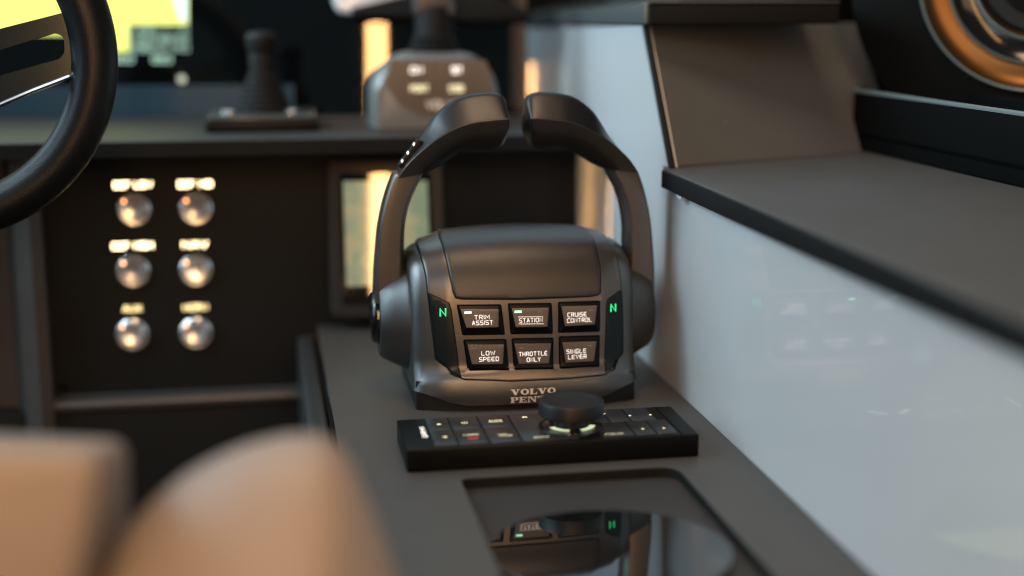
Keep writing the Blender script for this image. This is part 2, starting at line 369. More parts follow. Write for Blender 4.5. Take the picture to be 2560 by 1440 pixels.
# recess back panel, leaning back
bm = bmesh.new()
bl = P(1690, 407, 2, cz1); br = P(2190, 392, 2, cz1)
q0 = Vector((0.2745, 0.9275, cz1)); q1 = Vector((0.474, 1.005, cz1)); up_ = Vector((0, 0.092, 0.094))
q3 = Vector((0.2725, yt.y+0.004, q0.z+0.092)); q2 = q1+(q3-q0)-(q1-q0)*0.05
prism(bm, [q0, q1, q2, q3], (0.002, 0.008, 0)); struct('recess_back_panel', bm, mat('recess_laminate_lit', (0.068, 0.078, 0.087), 0.5, spec=0.3, vary=0.08, dust=0.05))  # same laminate in a lighter, cooler copy, standing in for light here
# overhead ledge: sloping edge along the wall, straight front across the recess
bm = bmesh.new()
E0 = P(1612, 6, 0, XW-0.003); E1 = P(1612, 60, 0, XW-0.003); L0 = P(1240, 47, 0, XW-0.003); L1 = P(1240, 66, 0, XW-0.003)
L0 = P(1285, 40, 0, XW-0.003); L1 = P(1285, 62, 0, XW-0.003)
hexa(bm, [L1, E1, E1+Vector((0.11, 0.0, 0)), L1+Vector((0.11, 0, 0)), L0, E0, E0+Vector((0.11, 0.0, 0.001)), L0+Vector((0.11, 0, 0.02))], 0.0008)
struct('overhead_ledge_side', bm, mat('ledge_side_paint', (0.05, 0.06, 0.06), 0.35))
bm = bmesh.new(); box(bm, XW-0.001, P(2095, 30, 1, E1.y).x, E1.y-0.003, E1.y+0.03, P(1700, 61, 1, E1.y).z, P(1700, 10, 1, E1.y).z, 0.001)
struct('overhead_ledge_front', bm, M['laminate_dark'])
bm = bmesh.new(); box(bm, XW-0.001, P(2095, 30, 1, E1.y).x, E1.y-0.004, E1.y+0.12, P(1700, 10, 1, E1.y).z+0.0003, P(1700, 3, 1, E1.y).z, 0.0008)
struct('overhead_ledge_top', bm, M['laminate'])

# dashboard
YD = 1.125
pTL = (-0.166, 0.146)
bm = bmesh.new(); box(bm, -0.166, 0.2525, YD, YD+0.02, -0.0497, 0.142, 0.001)
struct('dashboard_panel', bm, M['dash'])
bm = bmesh.new()   # moulded frame left of the panel and the sill below it
prism(bm, [(-0.166, YD-0.016, -0.6), (-0.174, YD-0.022, -0.6), (-0.186, YD-0.016, -0.6), (-0.196, YD+0.012, -0.6), (-0.215, YD+0.016, -0.6), (-0.235, YD-0.010, -0.6), (-0.30, YD-0.02, -0.6), (-0.30, YD+0.05, -0.6), (-0.166, YD+0.05, -0.6)], (0, 0, 0.745))
struct('dashboard_frame', bm, M['dash_frame'], 20)
bm = bmesh.new()
prism(bm, [(-0.172, YD+0.003, -0.0502), (-0.172, YD-0.012, -0.0512), (-0.172, YD-0.015, -0.054), (-0.172, YD-0.013, -0.060), (-0.172, YD+0.003, -0.060)], (0.208, 0, 0), 0.0015)
struct('dashboard_sill', bm, M['dash_frame'])
bm = bmesh.new(); box(bm, -0.30, 0.036, YD-0.012, YD+0.02, -0.6, -0.0605); struct('dashboard_lower_face', bm, M['dash'])
bm = bmesh.new(); box(bm, -0.35, 0.262, 1.078, 1.43, 0.1425, 0.1543, 0.0015); struct('dashboard_ledge', bm, mat('ledge_laminate', (0.017, 0.018, 0.018), 0.5, spec=0.3, vary=0.1))
bm = bmesh.new(); box(bm, -0.35, 0.262, 1.0765, 1.0778, 0.1427, 0.1537); struct('dashboard_ledge_lip', bm, M['laminate_dark'])
bm = bmesh.new(); box(bm, 0.10, 0.9, 1.492, 1.51, 0.10, 0.40); struct('bulkhead', bm, M['groove'])
bm = bmesh.new(); box(bm, -2.5, 2.5, -3, 3.0, -0.62, -0.60); struct('cabin_floor', bm, M['dash'])
for i, (u, v) in enumerate(((158, 972), (758, 945))):
    p = P(u, v, 1, YD); bm = bmesh.new(); lathe(bm, [(-0.0008, 0.002), (-0.0014, 0.0036), (0.001, 0.0036)], (p.x, YD, p.z), 'y', 20)
    o = link('panel_screw', bm, M['black'])
    tagged(o, ['black screw head in the lower left corner of the switch panel', 'black screw head at the lower right of the switch panel'][i], 'screw', 'screws of the switch panel')

# ================================================================== THROTTLE CONTROL
XC = 0.1633; YC = 0.912; ZP = 0.0515
PROF = catmull([(0.8592,0.0),(0.8585,0.004),(0.8580,0.010),(0.8592,0.018),(0.8615,0.0238),(0.8645,0.0268),(0.8655,0.030),(0.8672,0.050),(0.8706,0.073),(0.8768,0.088),(0.8870,0.0990),(0.902,0.1055),(0.920,0.108),(0.938,0.105),(0.953,0.096),(0.963,0.080),(0.967,0.05),(0.967,0.0)], 8)
SS = [0.0]
for a, b in zip(PROF, PROF[1:]): SS.append(SS[-1] + math.hypot(b[0]-a[0], b[1]-a[1]))
def prof(s):
    s = max(0.0, min(SS[-1]-1e-9, s)); lo = 0
    import bisect
    lo = min(len(SS)-2, max(0, bisect.bisect_right(SS, s)-1))
    t = (s-SS[lo])/(SS[lo+1]-SS[lo]); a, b = PROF[lo], PROF[lo+1]
    i0, i1, i2 = max(lo-1, 0), lo, min(lo+2, len(PROF)-1)
    ta = Vector((PROF[lo+1][0]-PROF[i0][0], PROF[lo+1][1]-PROF[i0][1])).normalized(); tb = Vector((PROF[i2][0]-PROF[lo][0], PROF[i2][1]-PROF[lo][1])).normalized()
    tg = ta.lerp(tb, t).normalized()
    return a[0]+(b[0]-a[0])*t, a[1]+(b[1]-a[1])*t, -tg.y, tg.x      # point, outward normal
HW = 0.0735; KB = 1.15
def bow(x):
    d = abs(x); return KB*d*d + (0.18*(d-0.050) if d > 0.050 else 0)
def surf(x, s, off=0.0):
    """x across from the centre, s along the side profile"""
    y, z, ny, nz = prof(s); o = off - bow(x)
    return Vector((XC + x, y + ny*o, z + nz*o if s > 0.002 else z + nz*o))
def to_surf(u, v, off=0.0):
    uu, vv = u, v; res = (0, 0)
    for it in range(6):
        r = ray(uu, vv); best = None
        for i in range(len(PROF)-1):
            (y0, z0), (y1, z1) = PROF[i], PROF[i+1]
            # CAM.y + t r.y = y0 + k dy ; CAM.z + t r.z = z0 + k dz
            dy, dz = y1-y0, z1-z0; det = r.y*(-dz) + dy*r.z
            if abs(det) < 1e-12: continue
            by, bz = y0-CAM.y, z0-CAM.z
            t = (by*(-dz) + dy*bz)/det; k = (r.y*bz - r.z*by)/det
            if -1e-6 <= k <= 1+1e-6 and t > 0 and (best is None or t < best[0]): best = (t, SS[i] + k*(SS[i+1]-SS[i]))
        if best is None: vv += 3; continue
        res = (CAM.x + best[0]*r.x - XC, best[1])
        pu, pv = proj(surf(res[0], res[1], off)); uu += (u-pu)*0.8; vv += (v-pv)*0.8
    return res
def Z2(X, Y): return 900 + X/2.88, 560 + Y/2.88     # reading scale of the measured crop
def zs(pts, off=0.0): return [to_surf(*Z2(*p), off) for p in pts]
def panel(name, outer, holes, off, thick, m, parent, bev=0.0004, step=0.0028, mapf=surf, label=None):
    outer = densify(outer, step); holes = [densify(h, step) for h in holes]
    loops = [inset_poly(outer, bev)] + holes
    pts = []; ed = []
    for lp in loops:
        k = len(pts); pts += [Vector(p) for p in lp]; ed += [(k+i, k+(i+1) % len(lp)) for i in range(len(lp))]
    xs = [p[0] for p in outer]; ys = [p[1] for p in outer]; nb = len(pts)
    x = min(xs)+step/2
    while x < max(xs):
        y = min(ys)+step/2
        while y < max(ys):
            if inside((x, y), loops[0]) and not any(inside((x, y), h) for h in holes): pts.append(Vector((x, y)))
            y += step
        x += step
    vs, es, fs, ov, _, _ = delaunay_2d_cdt(pts, ed, [], 1, 1e-7)
    bm = bmesh.new(); bv = [bm.verts.new(mapf(v.x, v.y, off)) for v in vs]; idx = {}
    for i, o in enumerate(ov):
        for k in o: idx[k] = i
    for f in fs:
        c = sum((vs[i] for i in f), Vector((0, 0)))/len(f)
        if any(inside(c, h) for h in holes): continue
        bm.faces.new([bv[i] for i in f])
    k = 0
    for li, lp in enumerate(loops):
        ring = [bv[idx[k+i]] for i in range(len(lp))]; k += len(lp)
        base = outer if li == 0 else lp
        steps = [(0.3, 0.3), (0.0, 1.0)] if li == 0 else []
        for ins, dn in steps:
            q = inset_poly(outer, bev*ins); nr = [bm.verts.new(mapf(p[0], p[1], off-bev*dn)) for p in q]
            for i in range(len(ring)): 
                j = (i+1) % len(ring)
                if ring[i] is not ring[j]: bm.faces.new([ring[i], ring[j], nr[j], nr[i]])
            ring = nr
        nr = [bm.verts.new(mapf(p[0], p[1], off-thick)) for p in base]
        for i in range(len(ring)):
            j = (i+1) % len(ring)
            if ring[i] is not ring[j]: bm.faces.new([ring[i], ring[j], nr[j], nr[i]])
    return link(name, bm, m, parent, 40, label)

TH = empty('throttle_control', (XC, YC, 0), 'graphite twin-lever throttle control with six lettered buttons, standing on the console', 'throttle control')
# housing
def zlow(x):
    t = max(0.0, min(1.0, (abs(x)-0.040)/0.034)); return 0.0042 + 0.0085*t*t*(3-2*t)
bm = bmesh.new(); rings = []
ins_r = 0.018
stations = [-1, -0.993, -0.975, -0.945, -0.90, -0.85, -0.80, -0.7, -0.55, -0.35, -0.15, 0, 0.15, 0.35, 0.55, 0.7, 0.80, 0.85, 0.90, 0.945, 0.975, 0.993, 1]
NS = 70
for t in stations:
    x = t*HW; e = max(0, (abs(x) - (HW-ins_r))/ins_r); ins = ins_r*0.6*(1-math.sqrt(max(0, 1-e*e)))
    r = []
    for i in range(NS+1):
        s = SS[-1]*i/NS; y, z, ny, nz = prof(s)
        o = -ins - bow(min(abs(x), 0.062))
        fade = 1.0
        r.append(Vector((XC+x, y+ny*o*fade, max(zlow(x), z+nz*o))))
    rings.append(r)
loft(bm, rings, True, True)
link('housing', bm, M['shell'], TH, 40)
# black plinth under the housing
bm = bmesh.new()
pl = []
for i in range(25):
    x = -0.0725 + 0.145*i/24; pl.append((XC+x, 0.8615 + bow(x)*0.9))
pl += [(XC+0.0725, 0.964), (XC-0.0725, 0.964)]
pl = inset_poly(pl, 0.0008)
prism(bm, [(x, y, 0.0) for x, y in pl], (0, 0, 0.019), 0.0005); link('plinth', bm, M['rubber'], TH)
# fascia
left = [(415,150),(452,260),(478,370),(490,490),(515,700),(548,975)]
right = [(1895,930),(1893,700),(1880,430),(1862,300),(1832,180)]
fas_px = left + [(735,1108),(760,1117)] + [(1100,1130),(1500,1112)] + [(1765,1085)] + right
fas = zs(fas_px, 0.0015)
smax = 0.176
fas = [(fas[0][0]+0.003, smax)] + [(fas[0][0]-0.0, fas[0][1]+0.004)] + fas + [(fas[-1][0]-0.001, fas[-1][1]+0.006), (fas[-1][0]-0.003, smax)]
FT = 0.0012
panel('fascia_gap', inset_poly(fas, -0.0005), [], 0.00025, 0.002, M['groove'], TH, 0.0001)
OUT = [[(695,580),(1018,577),(1045,798),(735,802)], [(1063,570),(1382,567),(1390,791),(1082,795)], [(1425,560),(1729,551),(1728,776),(1425,785)],
       [(742,831),(1053,826),(1080,1054),(775,1058)], [(1090,822),(1394,817),(1398,1047),(1110,1052)], [(1430,808),(1728,799),(1728,1029),(1438,1045)]]
CAPS = [[(720,608),(1000,610),(998,745),(765,750)], [(1090,605),(1362,600),(1350,742),(1120,745)], [(1448,590),(1710,585),(1690,725),(1475,738)],
        [(770,865),(1040,865),(1030,1010),(805,1012)], [(1110,860),(1378,857),(1362,1005),(1143,1010)], [(1455,850),(1705,842),(1685,990),(1480,1000)]]
holes = [round_poly(zs(o, FT), 0.0012, 3) for o in OUT]
panel('fascia', fas, holes, FT, 0.0014, M['fascia'], TH, 0.0005)
# top cover
cov = zs([(572,88),(612,210),(640,330),(672,490)], 0.002) + zs([(690,530),(730,540),(1150,542),(1650,522)], 0.002) + zs([(1712,512),(1733,490),(1727,300),(1706,190),(1672,92)], 0.002)
cov = [(cov[0][0]+0.002, 0.168), (cov[0][0]+0.001, cov[0][1]+0.01)] + cov + [(cov[-1][0]-0.001, cov[-1][1]+0.01), (cov[-1][0]-0.002, 0.168)]
panel('cover_gap', inset_poly(cov, -0.0005), [], FT+0.0001, 0.001, M['groove'], TH, 0.0001)
panel('cover', cov, [], FT+0.0011, 0.0012, M['cover'], TH, 0.0011)
# indicator panels beside the buttons
for lp, n_at, sg in (([(492,498),(640,568),(657,620),(728,1100),(705,1088),(551,970),(522,720)], (597,636), -1), ([(1873,478),(1885,500),(1893,720),(1893,928),(1768,1062),(1774,580),(1782,543)], (1823,603), 1)):
    q = zs(lp, FT)
    panel('indicator_gap', inset_poly(q, -0.0003), [], FT+0.00008, 0.0008, M['groove'], TH, 0.0001)
    ip = panel('indicator_panel', inset_poly(q, 0.0002), [], FT+0.0005, 0.0006, M['nglass'], TH, 0.0003)
    c = to_surf(*Z2(*n_at), FT+0.0005); bm = bmesh.new()
    text(bm, 'N', c[0], c[1], 0.0046, lambda u, v, e: surf(u, v, FT+0.00065+e), width=0.0033, stroke=0.19)
    link('gear_letter', bm, M['green'], ip, 0)
# buttons
LB = [[('TRIM',878,671,105),('ASSIST',882,711,145)], [('STATION',1230,693,168)], [('CRUISE',1563,652,140),('CONTROL',1580,692,182)],
      [('LOW',924,930,95),('SPEED',929,973,138)], [('THROTTLE',1246,934,205),('ONLY',1251,976,98)], [('SINGLE',1558,916,145),('LEVER',1565,956,135)]]
LED = [(777,638,1),(1138,632,1),(1660,620,0),(815,897,0),(1163,893,0),(1658,877,0)]
CT = 0.0030
for i in range(6):
    well = inset_poly(holes[i], -0.0008)
    o_ = zs(OUT[i], 0.0008); c_ = zs(CAPS[i], CT)
    lo = round_poly(inset_poly(o_, 0.0009), 0.0010, 4); hi = round_poly(c_, 0.0007, 4)
    bm = bmesh.new()
    loft(bm, [[surf(*p, 0.0002) for p in lo], [surf(*p, 0.0018) for p in lo], [surf(*p, CT-0.0002) for p in inset_poly(hi, -0.0002)], [surf(*p, CT) for p in hi]])
    bt = link('button', bm, M['black'], TH, 30, label='button lettered ' + ' '.join(t[0] for t in LB[i]))
    panel('button_well', well, [], 0.0003, 0.0006, M['groove'], bt, 0.0001)
    panel('button_face', inset_poly(hi, 0.0002), [], CT+0.0002, 0.0003, M['key'], bt, 0.0001)
    bm = bmesh.new(); slope = -0.0
    fz = lambda u, v, e: surf(u, v, CT+0.0003+e)
    for t, X, Y, W in LB[i]:
        c = to_surf(*Z2(X, Y), CT+0.0003); k = 4080*2.88
        text(bm, t, c[0], c[1], 0.00250, fz, width=W/k*1.04, stroke=0.115 if i != 1 else 0.10, gap=2.2)
    if i == 1:
        for yy, xa, xb in ((669,1140,1318),(720,1143,1323)):
            a = to_surf(*Z2(xa, yy), CT+0.0003); b = to_surf(*Z2(xb, yy-2), CT+0.0003); ribbon(bm, [a, b], 0.00020, fz, 0)
    link('lettering', bm, M['print'], bt, 0)
    X, Y, on = LED[i]; c = to_surf(*Z2(X, Y), CT+0.0003); bm = bmesh.new()
    wd, hh = (0.0036, 0.0012) if on else (0.0027, 0.0008)
    ribbon(bm, [(c[0]-wd/2, c[1]), (c[0]+wd/2, c[1])], hh, lambda u, v, e: surf(u, v, CT+0.00035), 0)
    link('status_light', bm, M['led'] if on else M['ledoff'], bt, 0)
    if i == 1:
        c = to_surf(*Z2(1293, 637), CT+0.0003); bm = bmesh.new(); k = 0.0011
        ribbon(bm, [(c[0]-k,c[1]-k),(c[0]-k,c[1]+k*0.3),(c[0]+k,c[1]+k*0.3),(c[0]+k,c[1]-k),(c[0]-k,c[1]-k)], 0.00025, fz, 0)
        ribbon(bm, [(c[0]-k*0.6,c[1]+k*0.3),(c[0]-k*0.6,c[1]+k),(c[0]+k*0.6,c[1]+k),(c[0]+k*0.6,c[1]+k*0.3)], 0.00025, fz, 1e-5)
        link('padlock_symbol', bm, M['ledoff'], bt, 0)
# maker's mark on the lower band
bm = bmesh.new(); fl = lambda u, v, e: surf(u, v, 0.0003+e)
a = to_surf(*Z2(1085, 1233), 0.0003); b = to_surf(*Z2(1410, 1225), 0.0003); t_ = to_surf(*Z2(1085, 1192), 0.0003)
slab_text(bm, 'VOLVO', a[0], a[1], (t_[1]-a[1]), b[0]-a[0], fl)
a2 = to_surf(*Z2(1083, 1289), 0.0003); t2 = to_surf(*Z2(1083, 1248), 0.0003)
slab_text(bm, 'PENTA', a2[0], a2[1], (t2[1]-a2[1]), b[0]-a[0], fl)
link('maker_mark', bm, M['logo'], TH, 0)

# levers
YF = 0.8965
arm_px = [((943,765),(1012,765)), ((943,700),(1012,692)), ((947,640),(1010,637)), ((953,575),(1012,575)), ((966,510),(1025,513)), ((984,455),(1055,447)), ((992,440),(1066,434))]
grip_px = [((994,446),(1076,433),-.002), ((1009,423),(1083,427),0.0), ((1035,394),(1099,416),.002), ((1072,362),(1124,397),.0050), ((1105,340),(1153,380),.0100), ((1137,322),(1181,371),.0145), ((1180,307),(1206,370),.0180), ((1225,301),(1234,369),.0185), ((1255,298),(1256,364),.0172), ((1269,297),(1266,355),.0135), ((1275,297),(1271,345),.006)]
def section(O, I, r, d0, d1, rad):
    """O, I: outer and inner points (x, z) of the front face; r: extra height of the back"""
    Ov, Iv = Vector(O), Vector(I); m = (Ov-Iv); wd = m.length; m.normalize()
    mid = []
    raw = [(-d0*0.30, -0.0026), (-d0*0.84, wd*0.30), (-d0, wd), (d1*0.05, wd+r), (d1*0.85, wd+r*0.55), (d1, wd*0.5), (d1*0.8, -0.0020), (0.3*d1, -0.0032)]
    rr = round_poly(raw, [rad, rad*1.5, 0.0008, rad*1.7, rad*1.3, rad*1.5, rad, rad*2], 4)
    return [Vector((Iv.x + m.x*a, YF + d0 + yy, Iv.y + m.y*a)) for yy, a in rr]
def arm_section(O, I, d0, d1):
    Ov, Iv = Vector(O), Vector(I); m = (Ov-Iv); wd = m.length; m.normalize()
    raw = [(-d0, wd*0.10), (-d0, wd*0.93), (-d0*0.75, wd*1.03), (d1*0.8, wd*1.03), (d1, wd*0.9), (d1, 0.0), (d1*0.5, -wd*0.12), (-d0*0.4, -wd*0.10)]
    rr = round_poly(raw, [0.0015, 0.0008, 0.0015, 0.003, 0.003, 0.003, 0.003, 0.002], 3)
    return [Vector((Iv.x + m.x*a, YF + d0 + 0.0065 + yy, Iv.y + m.y*a)) for yy, a in rr]
def mir(bm):
    for v in bm.verts: v.co.x = 2*XC - v.co.x
    bmesh.ops.reverse_faces(bm, faces=bm.faces)
def stat(pxs):
    out = []
    for q in pxs:
        a = P(*q[0], 1, YF); b = P(*q[1], 1, YF); out.append((a.x, a.z, b.x, b.z) + tuple(q[2:]))
    return out
for side in (0, 1):
    st = catmull(stat(arm_px), 6); bm = bmesh.new()
    loft(bm, [arm_section((s[0], s[1]), (s[2], s[3]), 0.0115, 0.0115) for s in st])
    if side: mir(bm)
    arm = link('lever_arm', bm, M['arm'], TH, 40)
    st = catmull(stat(grip_px), 5); bm = bmesh.new(); rings = []
    n = len(st)
    for i, s in enumerate(st):
        dd = 0.0165
        t = max(0, (i-(n-6))/5); sh = math.sqrt(max(0.0, 1-t*t*0.35)) if t > 0 else 1
        q = min(1, i/4); d0 = 0.0130 + 0.0035*q
        rings.append(section((s[0], s[1]), (s[2], s[3]), s[4], dd*sh if t > 0 else dd, dd*sh if t > 0 else dd, 0.0035))
        if t > 0:
            for v in rings[-1]: v.y += (dd - dd*sh)*0.9*0 
    # keep the axis of the shrinking tip on the lever's plane
    for i, s in enumerate(st):
        cy = sum(v.y for v in rings[i])/len(rings[i])
        for v in rings[i]: v.y += (0.9135 - cy)
    tipc = sum(rings[-1], Vector())/len(rings[-1])
    for k, dx in ((0.82, 0.0010), (0.55, 0.0018), (0.25, 0.0022)):
        rings.append([tipc + (v-tipc)*k + Vector((dx, 0, 0)) for v in rings[n-1]])
    loft(bm, rings)
    if side: mir(bm)
    gp = link('lever_grip', bm, M['grip'], TH, 32)
    # seam line where the two halves of the grip meet: a hair-thin bead along the crease
    bm = bmesh.new(); pth = []
    for s in st[6:-4]:
        pth.append(Vector((s[0], YF-0.0019 + (0.0), s[1])))
    rr = []
    for k, p in enumerate(pth):
        rr.append([p + Vector((0, math.cos(2*math.pi*j/6), math.sin(2*math.pi*j/6)))*0.00018 for j in range(6)])
    loft(bm, rr)
    if side: mir(bm)
    cy_ = 0
    link('grip_seam', bm, M['arm'], gp, 60)
    # pivot hub
    bm = bmesh.new(); hx = XC-HW+0.0008
    lathe(bm, [(0.0012, 0.0300), (0.0008, 0.0345), (0.0, 0.0352), (-0.0010, 0.0350), (-0.0022, 0.0342), (-0.010, 0.0305), (-0.0172, 0.0265), (-0.0186, 0.0250), (-0.0190, 0.0230), (-0.0188, 0.019), (-0.0180, 0.0175)], (hx, YC+0.006, ZP-0.0005), 'x', 72)
    if side: mir(bm)
    hub = link('pivot_hub', bm, M['hub'], TH, 28)
    bm = bmesh.new()
    lathe(bm, [(-0.0170, 0.0172), (-0.0200, 0.0172), (-0.0222, 0.0165), (-0.0234, 0.0148), (-0.0238, 0.008), (-0.0239, 0.0005)], (hx, YC+0.006, ZP-0.0005), 'x', 48)
    if side:
        mir(bm)
        for v in bm.verts: v.co.x -= 0.0035
    link('hub_cap', bm, M['gloss'], hub, 40)
    bm = bmesh.new(); lathe(bm, [(0.008, 0.0325), (-0.0002, 0.0325)], (hx, YC+0.006, ZP-0.0005), 'x', 60)
    if side: mir(bm)
    link('hub_gap_ring', bm, M['groove'], hub, 30)
# small trim rocker on the outside of the left grip
bm = bmesh.new()
pa = P(997, 418, 1, 0.9105); pb = P(1047, 346, 1, 0.9105); d = (pb-pa).normalized(); nn = Vector((-d.z, 0, d.x))
prism(bm, [pa - nn*0.003, pb - nn*0.003, pb + nn*0.0012 - d*0.001, pa + nn*0.0018 + d*0.001], (0, 0.010, 0), 0.0006)
for v in bm.verts: v.co.y -= 0.007
rk = link('trim_switch', bm, M['black'], TH)
bm = bmesh.new()
for t in (0.22, 0.50, 0.80):
    p = pa.lerp(pb, t) + nn*0.0013
    prism(bm, [p - d*0.0008 + Vector((0, -0.0076, -0.0006)), p + d*0.0008 + Vector((0, -0.0076, -0.0006)), p + d*0.0008 + nn*0.0005 + Vector((0, -0.0072, 0)), p - d*0.0008 + nn*0.0005 + Vector((0, -0.0072, 0))], (0, 0.003, 0))
link('switch_marks', bm, M['print'], rk, 0)

# ================================================================== KEYPAD
KZ = 0.0135
def KP(u, v): 
    p = P(u, v, 2, KZ); return (p.x, p.y)
def Z3(X, Y): return 960 + X/2.88, 940 + Y/2.88
kfl = Vector(KP(1014, 1122)); kfr = Vector(KP(1757, 1088)); kbl = Vector(KP(992, 1045)); kbr = Vector(KP(1676, 1019))
KX0, KX1 = (kfl.x+kbl.x)/2, (kfr.x+kbr.x)/2; KY0, KY1 = (kfl.y+kfr.y)/2, (kbl.y+kbr.y)/2
KPAD = empty('remote_keypad', ((KX0+KX1)/2, (KY0+KY1)/2, 0), 'flat black keypad with round rotary knob and tiny backlit symbols before the throttle', 'keypad')
bm = bmesh.new(); box(bm, KX0, KX1, KY0, KY1, 0.0003, KZ, 0.0009, 3)
link('housing', bm, M['black'], KPAD)
def kuv(X, Y):
    p = P(*Z3(X, Y), 2, KZ+0.0006); return (p.x, p.y)
def key(cor, mt=None):
    q = [kuv(*c) for c in cor]; xs = [p[0] for p in q]; ys = [p[1] for p in q]
    return q
rows = KY0 + 0.0030, (KY0+KY1)/2, KY1 - 0.0020
cols = [kuv(320,395)[0], kuv(497,395)[0], kuv(718,390)[0], kuv(945,375)[0], kuv(1560,340)[0], kuv(1780,385)[0], kuv(1932,375)[0], kuv(2060,330)[0]]
kmid = rows[1]+0.002
M['keytop'] = mat('satin_black_key', (0.012, 0.013, 0.015), 0.33)
def add_key(x0, x1, y0, y1):
    bm = bmesh.new(); box(bm, x0+0.0005, x1-0.0005, y0+0.0004, y1-0.0004, KZ-0.0008, KZ+0.0006, 0.0003, 2)
    return link('key', bm, M['keytop'], KPAD)
kf = lambda u, v, e: Vector((u, v, KZ+0.0007+e))
def sym(parent, name, fn, m=None):
    bm = bmesh.new(); fn(bm); link(name, bm, m or M['backlight'], parent, 0)
def tri(bm, c, k, up): 
    bm.faces.new([bm.verts.new(kf(c[0]+dx*k, c[1]+dy*k*up, 0)) for dx, dy in ((-1,-0.8),(1,-0.8),(0,1))])
kk = []
for ci in range(3):
    for (y0, y1) in ((kmid, rows[2]), (rows[0], kmid)): kk.append(add_key(cols[ci], cols[ci+1], y0, y1))
c = kuv(395,347); sym(kk[0], 'up_arrow', lambda b: tri(b, c, 0.0016, 1))
c = kuv(440,440); sym(kk[1], 'down_arrow', lambda b: tri(b, c, 0.0016, -1))
c = kuv(580,337); r_ = 0.0015
def pw(b):
    ribbon(b, [(c[0]+r_*math.sin(t*math.pi/8)*1.1, c[1]-r_*math.cos(t*math.pi/8)) for t in range(-6, 7)], 0.0005, kf, 0)
    ribbon(b, [(c[0], c[1]), (c[0], c[1]+r_*1.2)], 0.0005, kf, 1e-5)
sym(kk[2], 'power_symbol', pw)
c1 = kuv(628,425); sym(kk[3], 'key_text', lambda b: text(b, 'MARK', c1[0], c1[1]+0.0004, 0.0017, kf, width=0.0085, stroke=0.22))
c2 = kuv(640,447); sym(kk[3], 'red_text', lambda b: text(b, 'SOS', c2[0], c2[1]-0.0004, 0.0017, kf, width=0.0055, stroke=0.28), M['red'])
c3 = kuv(803,325)
def ab(b):
    text(b, 'AUTO', c3[0], c3[1]+0.0014, 0.0016, kf, width=0.0075, stroke=0.2); text(b, 'GUIDE', c3[0], c3[1]-0.0012, 0.0016, kf, width=0.0078, stroke=0.2)
sym(kk[4], 'key_text', ab)
c4 = kuv(865,425)
def ab2(b):
    text(b, 'WPT', c4[0]-0.0008, c4[1]+0.0013, 0.0015, kf, width=0.0052, stroke=0.2); text(b, 'MOB', c4[0]+0.0006, c4[1]-0.0012, 0.0015, kf, width=0.0072, stroke=0.2)
sym(kk[5], 'key_text', ab2)
# centre area around the knob
kn = P(1427, 1068, 2, KZ); KN = Vector((kn.x, kn.y, KZ))
RK = 0.0178
kc = add_key(cols[3], cols[3]+0.033, rows[0], rows[2])
kc['label'] = 'smooth centre field left of the knob with home and BACK symbols'
ch = kuv(1012,297)
def home(b):
    b.faces.new([b.verts.new(kf(ch[0]+dx*0.0018, ch[1]+dy*0.0014, 0)) for dx, dy in ((-1.1,0),(0,1.2),(1.1,0),(0.8,0),(0.8,-0.8),(0.3,-0.8),(0.3,-0.1),(-0.3,-0.1),(-0.3,-0.8),(-0.8,-0.8),(-0.8,0))])
sym(kc, 'home_symbol', home)
cb = kuv(1135,440); sym(kc, 'key_text', lambda b: text(b, 'BACK', cb[0], cb[1], 0.0016, kf, width=0.0085, stroke=0.2))
xk0 = KN.x + RK + 0.0015
k1 = add_key(xk0-0.006, cols[5], rows[0], kmid-0.001); k2 = add_key(xk0-0.006, cols[5]-0.008, kmid-0.001, rows[2])
cf = kuv(1657,417); sym(k1, 'key_text', lambda b: text(b, 'FOCUS', cf[0], cf[1], 0.0015, kf, width=0.0100, stroke=0.2))
c = kuv(1582,272); sym(k2, 'menu_symbol', lambda b: ribbon(b, [(c[0]-0.001, c[1]+0.0006), (c[0], c[1]-0.0008), (c[0]+0.0012, c[1]+0.0006)], 0.0005, kf, 0))
for (xa, xb, (X, Y), yy) in ((cols[5]-0.008, cols[6]-0.008, (1770,286), 1), (cols[6]-0.008, cols[7]-0.006, (1917,280), 1), (cols[5], cols[6], (1863,381), 0), (cols[6], cols[7]-0.001, (2015,377), 0)):
    kx = add_key(xa, xb, kmid-0.001 if yy else rows[0], rows[2] if yy else kmid-0.001)
    q = kuv(X, Y); sym(kx, 'dot_symbol', lambda b: lathe(b, [(0, 0.0008), (0.0001, 0.0008)], (q[0], q[1], KZ+0.0007), 'z', 14))
bm = bmesh.new(); box(bm, KX1-0.0105, KX1-0.0095, KY0+0.001, KY1-0.001, KZ, KZ+0.0003); link('end_groove', bm, M['groove'], KPAD)
# side name
bm = bmesh.new(); cg = kuv(284, 400)
text(bm, 'GARMIN', 0, 0, 0.0026, lambda u, v, e: Vector((cg[0] - v, cg[1] + u, KZ+0.0003+e)), width=0.0215*0.9, stroke=0.2)
link('side_lettering', bm, M['print'], KPAD, 0)
